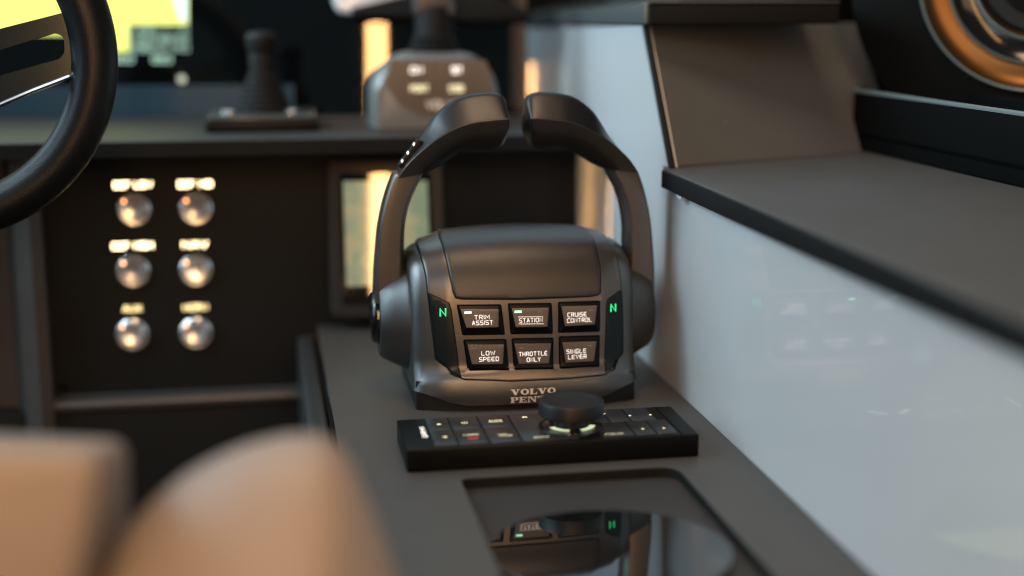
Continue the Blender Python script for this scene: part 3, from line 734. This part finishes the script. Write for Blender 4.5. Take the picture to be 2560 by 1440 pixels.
# knob
bm = bmesh.new(); lathe(bm, [(0, RK+0.0012), (0.0012, RK+0.001), (0.0010, RK-0.0006), (0.0003, RK-0.001)], KN + Vector((0,0,0.0001)), 'z', 64, False, False); link('knob_collar', bm, M['gloss'], KPAD)
bm = bmesh.new(); lathe(bm, [(0.0, RK-0.001), (0.0004, RK-0.0012), (0.0006, 0.004)], KN + Vector((0,0,0.0007)), 'z', 64, False, True); link('knob_dish', bm, M['gloss'], KPAD)
for a0, a1 in ((196, 254), (286, 344)):
    bm = bmesh.new(); n = 20; vo = []; vi = []
    for i in range(n+1):
        a = math.radians(a0+(a1-a0)*i/n)
        vo.append(bm.verts.new(KN+Vector((math.cos(a)*0.0142, math.sin(a)*0.0142, 0.0018)))); vi.append(bm.verts.new(KN+Vector((math.cos(a)*0.0108, math.sin(a)*0.0108, 0.0018))))
    for i in range(n): bm.faces.new([vo[i], vo[i+1], vi[i+1], vi[i]])
    link('ring_light', bm, M['glowring'], KPAD, 0)
kb = Vector((KN.x, KN.y, 0)); zt = P(1427, 998, 1, KN.y).z
bm = bmesh.new()
lathe(bm, [(KZ+0.001, 0.0085), (zt-0.0102, 0.0085), (zt-0.0096, 0.0100), (zt-0.0092, 0.0180), (zt-0.0084, 0.0188), (zt-0.0012, 0.0190), (zt-0.0003, 0.0186), (zt, 0.0176), (zt-0.0003, 0.0150), (zt-0.0007, 0.0120), (zt-0.0008, 0.0003)], kb, 'z', 80)
link('knob', bm, M['rubber'], KPAD, 40)

# ================================================================== MIRROR DISC
c0 = P(1215, 1388, 2, TZ); c1 = P(1834, 1402, 2, TZ); ct = P(1505, 1279, 2, TZ)
RD = (c1-c0).length/2*0.995; cxd = (c0.x+c1.x)/2+0.001; cyd = ct.y - RD
bm = bmesh.new(); lathe(bm, [(0.0001, RD), (0.0010, RD), (0.0012, RD-0.0002), (0.0012, RD-0.0008)], (cxd, cyd, TZ), 'z', 128, True, True)
bmesh.ops.rotate(bm, verts=bm.verts, cent=(cxd, cyd, TZ+0.001), matrix=Matrix.Rotation(math.radians(-2.0), 3, 'X'))
bmesh.ops.translate(bm, verts=bm.verts, vec=(0, 0, 0.0020))
tagged(link('glass_disc', bm, M['mirror'], None, 0), 'round black mirror-gloss disc set into the recessed tray, nearest the camera', 'glass disc')

# ================================================================== CHART PLOTTER ON THE DASH (portrait screen)
GP = empty('chart_display', (0.0945, YD, 0.008), 'small portrait chart display with rounded frame on the dashboard behind the left lever', 'display')
tilt = math.radians(9)
def gpf(x, z, out):   # local across, up from the display's centre, towards the viewer
    cz = 0.071; return Vector((0.0945 + x, YD - 0.014 - out*math.cos(tilt) + z*math.sin(tilt) - x*0.133, cz + z*math.cos(tilt) + out*math.sin(tilt)))
def rrect(hx, hz, r, seg=6): return round_poly([(-hx,-hz),(hx,-hz),(hx,hz),(-hx,hz)], r, seg)
def slab(name, hx, hz, r, o0, o1, m, parent, bev=0.0008, cx=0, cz=0):
    bm = bmesh.new(); q = rrect(hx, hz, r)
    def R(d, o): return [gpf(p[0]+cx, p[1]+cz, o) for p in inset_poly(q, d)]
    loft(bm, [R(0, o0), R(0, o1-bev), R(bev*0.3, o1-bev*0.3), R(bev, o1)]); return link(name, bm, m, parent, 30 if bev > 0.002 else 0)
slab('frame', 0.0455, 0.063, 0.008, -0.004, 0.010, mat('display_frame', (0.018, 0.018, 0.0185), 0.45, spec=0.3), GP, 0.003)
gg = slab('screen_glass', 0.0355, 0.0515, 0.002, 0.0095, 0.0108, M['glass'], GP, 0.0003)
# chart image: pale land, paler water, made by noise
m = bpy.data.materials.new('chart_image'); m.use_nodes = True; nn_ = m.node_tree.nodes; ll = m.node_tree.links; bs = nn_['Principled BSDF']
bs.inputs['Base Color'].default_value = (0.01, 0.01, 0.01, 1); bs.inputs['Roughness'].default_value = 0.05
tc = nn_.new('ShaderNodeTexCoord'); no = nn_.new('ShaderNodeTexNoise'); no.inputs['Scale'].default_value = 45; no.inputs['Detail'].default_value = 5; no.inputs['Distortion'].default_value = 0.8
ll.new(tc.outputs['Object'], no.inputs['Vector']); cr = nn_.new('ShaderNodeValToRGB'); ll.new(no.outputs['Fac'], cr.inputs[0])
cr.color_ramp.elements[0].position = 0.40; cr.color_ramp.elements[0].color = (0.26, 0.32, 0.20, 1); cr.color_ramp.elements[1].position = 0.60; cr.color_ramp.elements[1].color = (0.46, 0.41, 0.22, 1)
e = cr.color_ramp.elements.new(0.5); e.color = (0.33, 0.36, 0.22, 1)
ll.new(cr.outputs[0], bs.inputs['Emission Color']); bs.inputs['Emission Strength'].default_value = 0.75
M['chart'] = m
slab('chart_image', 0.0325, 0.0410, 0.0005, 0.0109, 0.0111, M['chart'], gg, 0.0001, 0.0, 0.004)
bm = bmesh.new(); text(bm, 'GARMIN', 0.0, -0.0455, 0.0040, lambda u, v, e: gpf(u, v, 0.0112+e), width=0.026, stroke=0.2); link('screen_lettering', bm, M['print'], gg, 0)

# ================================================================== SIX PUSH BUTTONS
names = [('DEF LOW', 333, 462, 0.032, 1), ('DEF MID', 488, 460, 0.0285, 1), ('DEF HIGH', 332, 614, 0.034, 1), ('NAV', 488, 611, 0.0215, 1), ('AUX', 331, 771, 0.0155, 0), ('HORN', 489, 768, 0.0205, 0)]
sw = [(335,524),(490,522),(333,678),(490,676),(331,837),(490,833)]
desc = ['top left of the six', 'top right of the six', 'middle left', 'middle right', 'bottom left', 'bottom right']
def push_button(loc, label):
    t = empty('push_button', loc, label, 'push button', 'round steel push buttons on the dark switch panel')
    L = Vector(loc); bm = bmesh.new()
    lathe(bm, [(0.0, 0.0118), (-0.0015, 0.0128), (-0.0030, 0.0126), (-0.0042, 0.0112), (-0.0040, 0.0098), (-0.0026, 0.0094)], L, 'y', 40, False, False); link('bezel', bm, M['button_steel'], t)
    bm = bmesh.new(); lathe(bm, [(-0.0022, 0.0092), (-0.0048, 0.0091), (-0.0056, 0.0082), (-0.0054, 0.0060), (-0.0046, 0.0030), (-0.0044, 0.0003)], L, 'y', 40, False, True); pl_ = link('plunger', bm, M['button_steel'], t)
    bm = bmesh.new(); lathe(bm, [(-0.0050, 0.0009), (-0.0058, 0.0007), (-0.0060, 0.0001)], L + Vector((-0.0072, 0, 0.0068)), 'y', 12); link('bezel_glint', bm, M['button_glint'], t)  # glowing orange dot painted in as a lamp's glint on the bezel
    pl_.rotation_euler = (math.radians(random.uniform(-7, 7)), 0, math.radians(random.uniform(-7, 7)))
    return t
for i, (u, v) in enumerate(sw):
    p = P(u, v, 1, YD-0.003); loc = (p.x, YD, p.z)
    push_button(loc, 'round steel push button under the glowing ' + names[i][0] + ' lettering, ' + desc[i])
    s, tu, tv, wd, lit = names[i]; q = P(tu, tv, 1, YD); bm = bmesh.new()
    text(bm, s, q.x, q.z, 0.0044, lambda a, b, e: Vector((a, YD-0.0006-e, b)), width=wd*0.88, stroke=0.18)
    o = link('backlit_lettering', bm, M['warmtext'] if lit else M['warmdim'], None, 0)
    tagged(o, ('bright' if lit else 'dim') + ' warm backlit lettering above the ' + desc[i] + ' push button', 'lettering', 'backlit words above the push buttons')
# orange glint on the panel's right edge, built as a copper-coloured block
p = P(783, 862, 1, YD); bm = bmesh.new(); box(bm, p.x-0.0015, p.x+0.0025, YD-0.010, YD-0.0005, p.z-0.014, p.z+0.010, 0.001)
tagged(link('panel_edge_glint', bm, M['bronze']), 'small copper-coloured glint built at the right edge of the switch panel above the console', 'glint')

# ================================================================== SECOND CONTROL ON THE LEDGE
LZ = 0.1543; BY = 1.142
def Q(u, v, y=BY): 
    p = P(u, v, 1, y); return (p.x, p.z)
T2 = empty('rear_throttle_control', (0.137, BY+0.03, LZ), 'grey single-lever control with four buttons standing on the dashboard ledge', 'throttle control')
out2 = [(928,330),(927,215),(945,180),(985,146),(1020,132),(1180,132),(1215,155),(1240,190),(1252,240),(1254,330)]
o2 = [Q(*p) for p in out2]; zb = LZ+0.0004
o2 = [(x, max(z, zb)) for x, z in o2]; o2[0] = (o2[0][0], zb); o2[-1] = (o2[-1][0], zb)
o2 = round_poly(o2, [0.001]+[0.008]*8+[0.001], 5)
bm = bmesh.new(); cc = Vector((sum(p[0] for p in o2)/len(o2), zb+0.02))
def ring2(y, k, lift=0):
    return [Vector((cc.x+(x-cc.x)*k, y, zb + (z-zb)*(k+lift))) for x, z in o2]
loft(bm, [ring2(BY+0.0, 0.90), ring2(BY+0.003, 0.955), ring2(BY+0.010, 1.0), ring2(BY+0.04, 1.0), ring2(BY+0.055, 0.95), ring2(BY+0.062, 0.8)])
link('housing', bm, mat('grey_shell', (0.085, 0.092, 0.095), 0.4, metal=0.2), T2, 40)
def flat2(name, pts, y, m, parent, r=0.003, th=0.0012):
    q = round_poly([Q(*p, y) for p in pts], r, 4); bm = bmesh.new(); prism(bm, [(x, y, z) for x, z in q], (0, th, 0)); return link(name, bm, m, parent, 30)
fz2 = flat2('fascia', [(975,150),(1215,150),(1232,215),(1205,262),(1150,285),(1050,285),(1000,262),(965,215)], BY-0.0012, M['fascia'], T2)
for i, pts in enumerate([[(1000,155),(1082,155),(1082,195),(1000,195)], [(1102,155),(1180,155),(1185,195),(1102,195)], [(1008,203),(1085,203),(1085,240),(1018,240)], [(1104,203),(1182,203),(1172,240),(1104,240)]]):
    b2 = flat2('button', pts, BY-0.0024, M['fascia'], T2, 0.0015)
    cu = sum(p[0] for p in pts)/4; cv = sum(p[1] for p in pts)/4; c = Q(cu, cv, BY-0.0026); bm = bmesh.new()
    text(bm, ['ON','SET','PORT','STBD'][i], c[0], c[1], 0.0045, lambda a, b, e: Vector((a, BY-0.0026-e, b)), width=[0.009,0.008,0.014,0.011][i], stroke=0.22)
    link('lettering', bm, M['backlight'] if i > 1 else M['print'], b2, 0)
bm = bmesh.new(); c = Q(1110, 262, BY-0.0014); text(bm, 'VOLVO', c[0]-0.0, c[1], 0.0060, lambda a, b, e: Vector((a, BY-0.0014-e, b)), width=0.028, stroke=0.24); link('maker_mark', bm, M['logo'], T2, 0)
a = Q(1085, 130, BY+0.03); bm = bmesh.new()
pr = [(LZ+0.048, 0.026)]
z = LZ+0.052
for k in range(5): pr += [(z, 0.0235-k*0.0015), (z+0.002, 0.0240-k*0.0015), (z+0.0035, 0.0215-k*0.0015)]; z += 0.0045
pr += [(z+0.004, 0.0155), (z+0.022, 0.015)]
lathe(bm, pr, (a[0], BY+0.03, 0), 'z', 32); link('lever_boot', bm, M['boot'], T2)
bm = bmesh.new(); box(bm, a[0]-0.0165, a[0]+0.0165, BY+0.018, BY+0.044, z+0.0145, z+0.07, 0.004); link('lever', bm, M['arm'], T2)

# ================================================================== JOYSTICK ON THE LEDGE
jx = (P(512,330,2,LZ).x + P(803,330,2,LZ).x)/2; jy = P(650,330,2,LZ).y
JS = empty('joystick', (jx, jy+0.05, LZ), 'black docking joystick with ribbed rubber boot on a square base, on the dashboard ledge', 'joystick')
bm = bmesh.new(); box(bm, jx-0.0445, jx+0.0445, jy, jy+0.085, LZ+0.0003, LZ+0.0085, 0.002); link('base_plate', bm, M['black'], JS)
bm = bmesh.new(); box(bm, jx-0.043, jx+0.043, jy+0.0015, jy+0.083, LZ+0.0086, LZ+0.0125, 0.003); link('top_plate', bm, mat('joystick_plate', (0.03, 0.035, 0.035), 0.25), JS)
for sx in (-1, 1):
    bm = bmesh.new(); lathe(bm, [(0, 0.006), (0.002, 0.006), (0.003, 0.0045), (0.003, 0.0003)], (jx-0.002+sx*0.0245, jy+0.030, LZ+0.0125), 'z', 24); link('bolt', bm, M['chrome'], JS)
bm = bmesh.new(); pr = [(LZ+0.0123, 0.024)]
for k in range(7):
    r = 0.0225-k*0.0018; z = LZ+0.014+k*0.0045; pr += [(z, r), (z+0.0015, r+0.0008), (z+0.0032, r-0.0016)]
pr += [(LZ+0.052, 0.0105), (LZ+0.060, 0.0100), (LZ+0.064, 0.0120), (LZ+0.072, 0.0125), (LZ+0.076, 0.0100), (LZ+0.0775, 0.003)]
lathe(bm, pr, (jx+0.001, jy+0.042, 0), 'z', 40); link('stick', bm, M['boot'], JS, 30)

# ================================================================== LARGE GLASS SCREEN
SY = 1.30; st_ = math.radians(5)
def sf(x, z, out): return Vector((x, SY - out + (z-0.15)*math.tan(st_) - (x+0.12)*0.126, z))
HS = empty('helm_screen', (-0.1, SY, 0.155), 'wide black glass helm screen showing a lit yellow chart, behind the steering wheel', 'screen')
bm = bmesh.new(); prism(bm, [sf(-0.6, 0.1545, 0), sf(0.236, 0.1545, 0), sf(0.236, 0.36, 0), sf(-0.6, 0.36, 0)], (0, 0.01, 0)); gl = link('glass', bm, M['glass'], HS)
bm = bmesh.new(); prism(bm, [sf(-0.6, 0.155, 0.003), sf(0.03, 0.155, 0.003), sf(0.03, 0.182, 0.003), sf(-0.6, 0.182, 0.003)], (0, 0.002, 0)); link('lower_band', bm, M['blueband'], HS)  # dark blue band along the lower edge of the glass
def em(name, c, s): return mat(name, (0.01, 0.01, 0.01), 0.2, emit=c, es=s)
def spx(pts, out): return [sf(P(u, v, 1, SY).x, P(u, v, 1, SY).z, out) for u, v in pts]
def sheet(name, pts, out, m, parent):
    bm = bmesh.new(); prism(bm, spx(pts, out), (0, 0.0003, 0)); return link(name, bm, m, parent, 0)
yl = sheet('chart_area', [(-300,-75),(470,-75),(470,62),(322,62),(322,130),(230,130),(225,88),(-300,88)], 0.0010, em('chart_yellow', (0.90, 0.97, 0.20), 1.4), gl)
sheet('chart_inset', [(412,-72),(468,-72),(468,55),(450,50)], 0.0020, em('chart_white', (0.72, 1.0, 0.88), 1.5), gl)
bm = bmesh.new()
rnd = random.Random(3)
c = P(395, 98, 1, SY)
for r in range(3):
    s = ''.join(rnd.choice('0123456789') for _ in range(11))
    text(bm, s, c.x, c.z+0.008-r*0.008, 0.0050, lambda a, b, e: sf(a, b, 0.0022+e), width=0.052, stroke=0.13)
link('data_readout', bm, em('readout_green', (0.60, 0.95, 0.75), 1.1), gl, 0)
bm = bmesh.new()
for u in (308, 405):
    c = P(u, 148, 1, SY); text(bm, '00.0', c.x, c.z, 0.005, lambda a, b, e: sf(a, b, 0.0022+e), width=0.016, stroke=0.22)
link('data_readout', bm, em('readout_green_lower', (0.60, 0.95, 0.75), 1.1), gl, 0)
bm = bmesh.new(); c = P(455, 197, 1, SY-0.004); lathe(bm, [(0, 0.0035), (-0.001, 0.0035)], sf(c.x, c.z, 0.0042), 'y', 20); link('power_mark', bm, em('power_mark', (0.65, 0.85, 0.7), 0.7), HS, 0)
# light wall and pillar above the screen edge
bm = bmesh.new(); q = [P(u, v, 1, 1.25) for u, v in ((825,-200),(835,10),(850,34),(885,38),(900,14),(1000,10),(1060,-30),(1060,-200))]
prism(bm, q, (0, 0.03, 0), 0.003)
tagged(link('white_headrest', bm, M['white']), 'small blurred white rounded moulding at the top edge, above the black screen', 'moulding')
bm = bmesh.new(); q = [P(u, v, 1, 1.24) for u, v in ((880,20),(1010,-10),(1240,-10),(1330,30),(1330,52),(1200,52),(1000,40),(880,42))]
prism(bm, q, (0, 0.03, 0), 0.001); struct('screen_hood', bm, M['laminate_dark'])
# warm led strip hidden in the gap between dashboard and white panel
bm = bmesh.new(); box(bm, 0.2480, 0.2520, YD+0.0205, YD+0.0225, 0.0, 0.140)
tagged(link('led_light_strip', bm, M['led_strip']), 'warm vertical led strip glowing in the gap between dashboard and white side panel', 'light strip')
bm = bmesh.new(); box(bm, 0.2570, 0.2584, 1.465, 1.467, 0.1545, 0.190)
tagged(link('led_light_strip', bm, M['led_strip']), 'short warm led strip glowing above the ledge beside the white side panel', 'light strip')

# ================================================================== STEERING WHEEL
WD = 0.95
wc = P(-190, 140, 1, WD); TW = 0.0145; RW = 482*(wc-CAM).dot(FW)/F - TW - 0.003
WH = empty('steering_wheel', wc, 'black leather steering wheel with polished dark metal spoke, cut by the left edge', 'steering wheel')
def wpt(ang, r, out=0): return wc + Vector((math.cos(ang)*r, -out, math.sin(ang)*r))
bm = bmesh.new(); rings = []
for i in range(121):
    a = 2*math.pi*i/120; ctr_ = wpt(a, RW); ra = Vector((math.cos(a), 0, math.sin(a)))
    rings.append([ctr_ + ra*math.cos(2*math.pi*j/28)*TW + Vector((0, -1, 0))*math.sin(2*math.pi*j/28)*TW*1.1 for j in range(28)])
loft(bm, rings, False, False); bmesh.ops.remove_doubles(bm, verts=bm.verts, dist=1e-6)
link('rim', bm, M['wheelleather'], WH, 0 or 60)
def wq(u, v, out=0):
    p = P(u, v, 1, WD-out); return p
sp_o = [(-160,120),(0,72),(180,26),(205,45),(215,85),(208,125),(180,185),(160,195),(0,262),(-160,330)]
sp_h = [(-160,165),(0,125),(140,82),(160,92),(162,130),(150,148),(0,190),(-160,235)]
def spoke(bm, y0, dpt):
    o = [tuple((wq(u, v, y0).x, wq(u, v, y0).z)) for u, v in sp_o]; h = [tuple((wq(u, v, y0).x, wq(u, v, y0).z)) for u, v in sp_h]
    o = round_poly(o, 0.004, 3); h = round_poly(h, 0.003, 3)
    pts = [Vector(p) for p in o]+[Vector(p) for p in h]; n0, n1 = len(o), len(h)
    vs, es, fs, _, _, _ = delaunay_2d_cdt(pts, [(i, (i+1)%n0) for i in range(n0)]+[(n0+i, n0+(i+1)%n1) for i in range(n1)], [], 1, 1e-7)
    fr = [bm.verts.new((v.x, WD-y0, v.y)) for v in vs]; bk = [bm.verts.new((v.x, WD-y0+dpt, v.y)) for v in vs]
    for f in fs:
        c = sum((vs[i] for i in f), Vector((0,0)))/len(f)
        if not inside(c, h): bm.faces.new([fr[i] for i in f]); bm.faces.new([bk[i] for i in reversed(f)])
    for k0, nn2 in ((0, n0), (n0, n1)):
        for i in range(nn2): bm.faces.new([fr[k0+i], fr[k0+(i+1)%nn2], bk[k0+(i+1)%nn2], bk[k0+i]])
    bmesh.ops.bevel(bm, geom=[e for e in bm.edges if len(e.link_faces) == 2 and e.calc_face_angle(0) > 1.2], offset=0.0012, segments=3, affect='EDGES')
bm = bmesh.new(); spoke(bm, 0.004, 0.007); link('spoke', bm, M['steel'], WH, 30)
sp = WH.children[-1] if WH.children else None
bm = bmesh.new()
for a, b in zip(sp_o[6:9], sp_o[7:10]):
    p, q = wq(*a, 0.005), wq(*b, 0.005)
pth = [wq(u, v, 0.006) for u, v in ((213,75),(213,110),(200,150),(182,185),(160,197),(80,228),(0,262),(-120,312))]
rr = [[p + Vector((math.cos(2*math.pi*j/8), 0, math.sin(2*math.pi*j/8)))*0.0016 + Vector((0, 0, 0)) for j in range(8)] for p in [Vector(t) for t in catmull([tuple(p) for p in pth], 4)]]
# a tube laid in the wheel's plane
rr = []
cpts = [Vector(t) for t in catmull([tuple(p) for p in pth], 4)]
for i, p in enumerate(cpts):
    d = (cpts[min(i+1, len(cpts)-1)]-cpts[max(i-1, 0)]).normalized(); nx = d.cross(Vector((0, 1, 0))).normalized()
    rr.append([p + (nx*math.cos(2*math.pi*j/8) + Vector((0, 1, 0))*math.sin(2*math.pi*j/8))*0.0016 for j in range(8)])
loft(bm, rr); link('spoke_edge', bm, M['chrome'], WH)
bm = bmesh.new(); q = wq(192, 42, 0.006); lathe(bm, [(0, 0.0026), (-0.0012, 0.0022), (-0.0018, 0.0003)], q, 'y', 20)
link('spoke_highlight', bm, em('spoke_highlight', (1.0, 0.72, 0.42), 12), WH)  # self-lit dot that paints a bright highlight onto the spoke
bm = bmesh.new(); lathe(bm, [(0.01, 0.030), (-0.004, 0.030), (-0.008, 0.026), (-0.010, 0.0005)], wc, 'y', 48); link('hub', bm, M['black'], WH)

# ================================================================== SEATS
SE = empty('helm_chair', (0.05, 0.45, -0.25), 'beige leather helm chair with two cushions, strongly blurred in the lower left foreground', 'chair')
def pillow(name, pts, y, depth, r, parent, m=None, seg=8):
    bm = bmesh.new(); q = round_poly([(P(u, v, 1, y).x, P(u, v, 1, y).z) for u, v in pts], r, 6); q = densify(q, 0.02)
    rings = []
    for k in range(seg+1):
        a = math.pi*k/seg/2; rings.append([(p[0], y + depth*0.35*(1-math.sin(a)), p[1]) for p in inset_poly(q, r*0.55*(1-math.sin(a)) if k < seg else 0)])
    rings.append([(p[0], y+depth, p[1]) for p in q])
    loft(bm, rings); return link(name, bm, m or M['leather'], parent, 60)
YS = 0.47
sil = round_poly([(P(u, v, 1, 0.50).x, P(u, v, 1, 0.50).z) for u, v in [(-80,2300),(190,1500),(240,1430),(350,1290),(455,1195),(600,1122),(730,1092),(810,1094),(868,1135),(910,1215),(960,1330),(1000,1440),(1150,2300)]], 0.012, 6)
sil = densify(sil, 0.012); cb_ = Vector((sum(p[0] for p in sil)/len(sil), P(650, 2000, 1, 0.5).z)); bm = bmesh.new(); rings = []
for k in range(14):
    a = math.radians(-35 + 125*k/13); c_ = math.cos(a) if k < 13 else 0.02
    rings.append([(cb_.x+(p[0]-cb_.x)*c_, 0.50 - 0.07*math.sin(a), cb_.y+(p[1]-cb_.y)*c_) for p in sil])
loft(bm, rings); link('bolster', bm, M['leather'], SE, 60)
# the second cushion: a squared block with a visible right flank
bm = bmesh.new(); y0, y1 = 0.44, 0.54
f = [P(u, v, 1, y0) for u, v in ((-500,1950),(80,1950),(258,1130),(-500,1118))]
g = [P(u, v, 1, y0) for u, v in ((-500,1950),(140,1950),(330,1128),(-500,1070))]
bk = [P(u, v, 1, y1) for u, v in ((-500,1950),(345,1950),(322,1098),(-500,1064))]
hexa(bm, [f[0], f[1], bk[1], bk[0], f[3], f[2], bk[2], bk[3]], 0.006, 4); link('cushion', bm, M['leather'], SE, 60)

# ================================================================== BLACK BOX + SPEAKER ON THE COUNTER
b0 = P(2128, 372, 2, cz1); yb = b0.y; ztp = P(2122, 225, 1, yb).z
A = Vector((b0.x, yb, cz1+0.0005)); Dr = P(2560, 285, 2, ztp); D = Vector((Dr.x, Dr.y, 0)) - Vector((A.x, A.y, 0)); D = D.normalized()*0.55
Bk = P(2240, 203, 2, ztp); E_ = (Vector((Bk.x, Bk.y, 0)) - Vector((A.x, A.y, 0))).normalized()*0.10
hgt = Vector((0, 0, ztp-cz1))
BX = empty('black_tray_box', A, 'long black open-topped box with a thin steel-blue rim, standing on the side counter', 'box')
bm = bmesh.new()
def wallb(p, q, th, inw):
    hexa(bm, [p, q, q+inw*th, p+inw*th, p+hgt, q+hgt, q+inw*th+hgt, p+inw*th+hgt], 0.0012, 3)
inw = E_.normalized(); al = D.normalized()
wallb(A, A+D, 0.004, inw); wallb(A+E_, A+E_+D, 0.004, -inw)
bm2 = bm; link('long_walls', bm, M['black'], BX)
bm = bmesh.new(); wallb(A+al*0.0002, A+E_+al*0.0002, 0.003, al); link('end_wall', bm, M['gloss'], BX)
bm = bmesh.new(); fl_ = Vector((0,0,0.010)); hexa(bm, [A+fl_, A+D+fl_, A+D+E_+fl_, A+E_+fl_, A+fl_*1.3, A+D+fl_*1.3, A+D+E_+fl_*1.3, A+E_+fl_*1.3]); link('bottom', bm, M['black'], BX)
bm = bmesh.new(); p0 = A+hgt+Vector((0,0,0.0001)); lo_ = -inw*0.0004
hexa(bm, [p0+lo_-Vector((0,0,0.0022)), p0+D+lo_-Vector((0,0,0.0022)), p0+D+inw*0.0012, p0+inw*0.0012, p0+lo_+Vector((0,0,0.0002)), p0+D+lo_+Vector((0,0,0.0002)), p0+D+inw*0.0022+Vector((0,0,0.0008)), p0+inw*0.0022+Vector((0,0,0.0008))], 0.0003)
link('rim_strip', bm, M['teal'], BX)
# cream fitting inside the box
c = A + D.normalized()*0.03 + inw*0.072; q0 = P(2268, 225, 1, c.y)
bm = bmesh.new(); lathe(bm, [(0.011, 0.009), (ztp-cz1-0.001, 0.009), (ztp-cz1+0.0008, 0.008), (ztp-cz1+0.0008, 0.0003)], (q0.x, c.y, cz1), 'z', 32)
tagged(link('cream_cap', bm, M['cream']), 'small cream round cap sticking out of the black box', 'cap')
# speaker: lathe about an axis that looks back at the room
SD = 0.93
scp = P(2600, -70, 1, SD); pxm = (CAM-scp).length/F
SP = empty('round_speaker', scp, 'round speaker with wide bronze ring and perforated grille, cut by the top right corner', 'speaker')
ax = (Vector((-0.02, 0.2, 0.30)) - scp).normalized()
def rl(prof, name, m, par=SP, n=120, **k):
    bm = bmesh.new(); lathe(bm, [(h, r*pxm) for h, r in prof], scp, ax, n, False, False); return link(name, bm, m, par, 40)
rl([(-0.004, 275), (0.001, 274), (0.0022, 271), (0.001, 267.5)], 'outer_rim', M['teal'])
rl([(0.001, 267.5), (-0.0005, 266), (-0.006, 240), (-0.008, 212)], 'bronze_ring', M['bronze'])
rl([(-0.008, 212), (-0.004, 211), (-0.003, 208), (-0.006, 205)], 'inner_rim', M['teal'])
rl([(-0.006, 205), (-0.012, 180), (-0.014, 158)], 'cone_surround', M['gloss'])
rl([(-0.014, 158), (-0.011, 156), (-0.0105, 152), (-0.013, 150)], 'centre_rim', M['teal'])
rl([(-0.013, 150), (-0.016, 142)], 'centre_ring', M['bronze'])
gr = rl([(-0.016, 142), (-0.013, 90), (-0.011, 1)], 'grille', M['black'])
bm = bmesh.new(); U = ax.orthogonal().normalized(); V = ax.cross(U)
for k in range(1, 22):
    for j in range(6*k):
        r = k*6.1; a = 2*math.pi*(j+0.5*(k%2))/(6*k)
        if r < 132:
            c = scp + ax*(-0.0125 - 0.0032*(r/142)) + (U*math.cos(a)+V*math.sin(a))*r*pxm + ax*0.0012
            bm.faces.new([bm.verts.new(c + (U*math.cos(t*math.pi/3)+V*math.sin(t*math.pi/3))*1.5*pxm) for t in range(6)])
link('grille_dots', bm, M['chrome'], gr, 0)
# black housing of the speaker, filling the corner behind the box
bm = bmesh.new()
sx = [P(u, v, 1, 1.115) for u, v in ((1700,398),(1700,30),(1700,-260),(3300,-260),(3300,398))]
prism(bm, sx, (0.05, 0.12, 0)); o = link('speaker_housing', bm, M['black'], SP)
bm = bmesh.new(); lathe(bm, [(-0.030, 438*pxm), (-0.0050, 438*pxm), (-0.0045, 434*pxm), (-0.0042, 276*pxm)], scp, ax, 120, True, False)
deep = mat('deep_black_trim', (0.0015, 0.002, 0.0022), 0.6, spec=0.06)
link('baffle', bm, deep, SP)
for ch in list(SP.children) + list(BX.children):
    if ch.name.split('.')[0] in ('speaker_housing', 'long_walls', 'bottom', 'end_wall'): ch.data.materials[0] = deep
# white clip under the counter's front corner
q = P(1709, 483, 0, XW-0.002); bm = bmesh.new(); box(bm, XW-0.006, XW-0.0008, q.y-0.006, q.y+0.004, cz0-0.0035, cz0-0.0007, 0.0008)
tagged(link('white_clip', bm, M['white']), 'tiny white clip under the front corner of the side counter', 'clip')
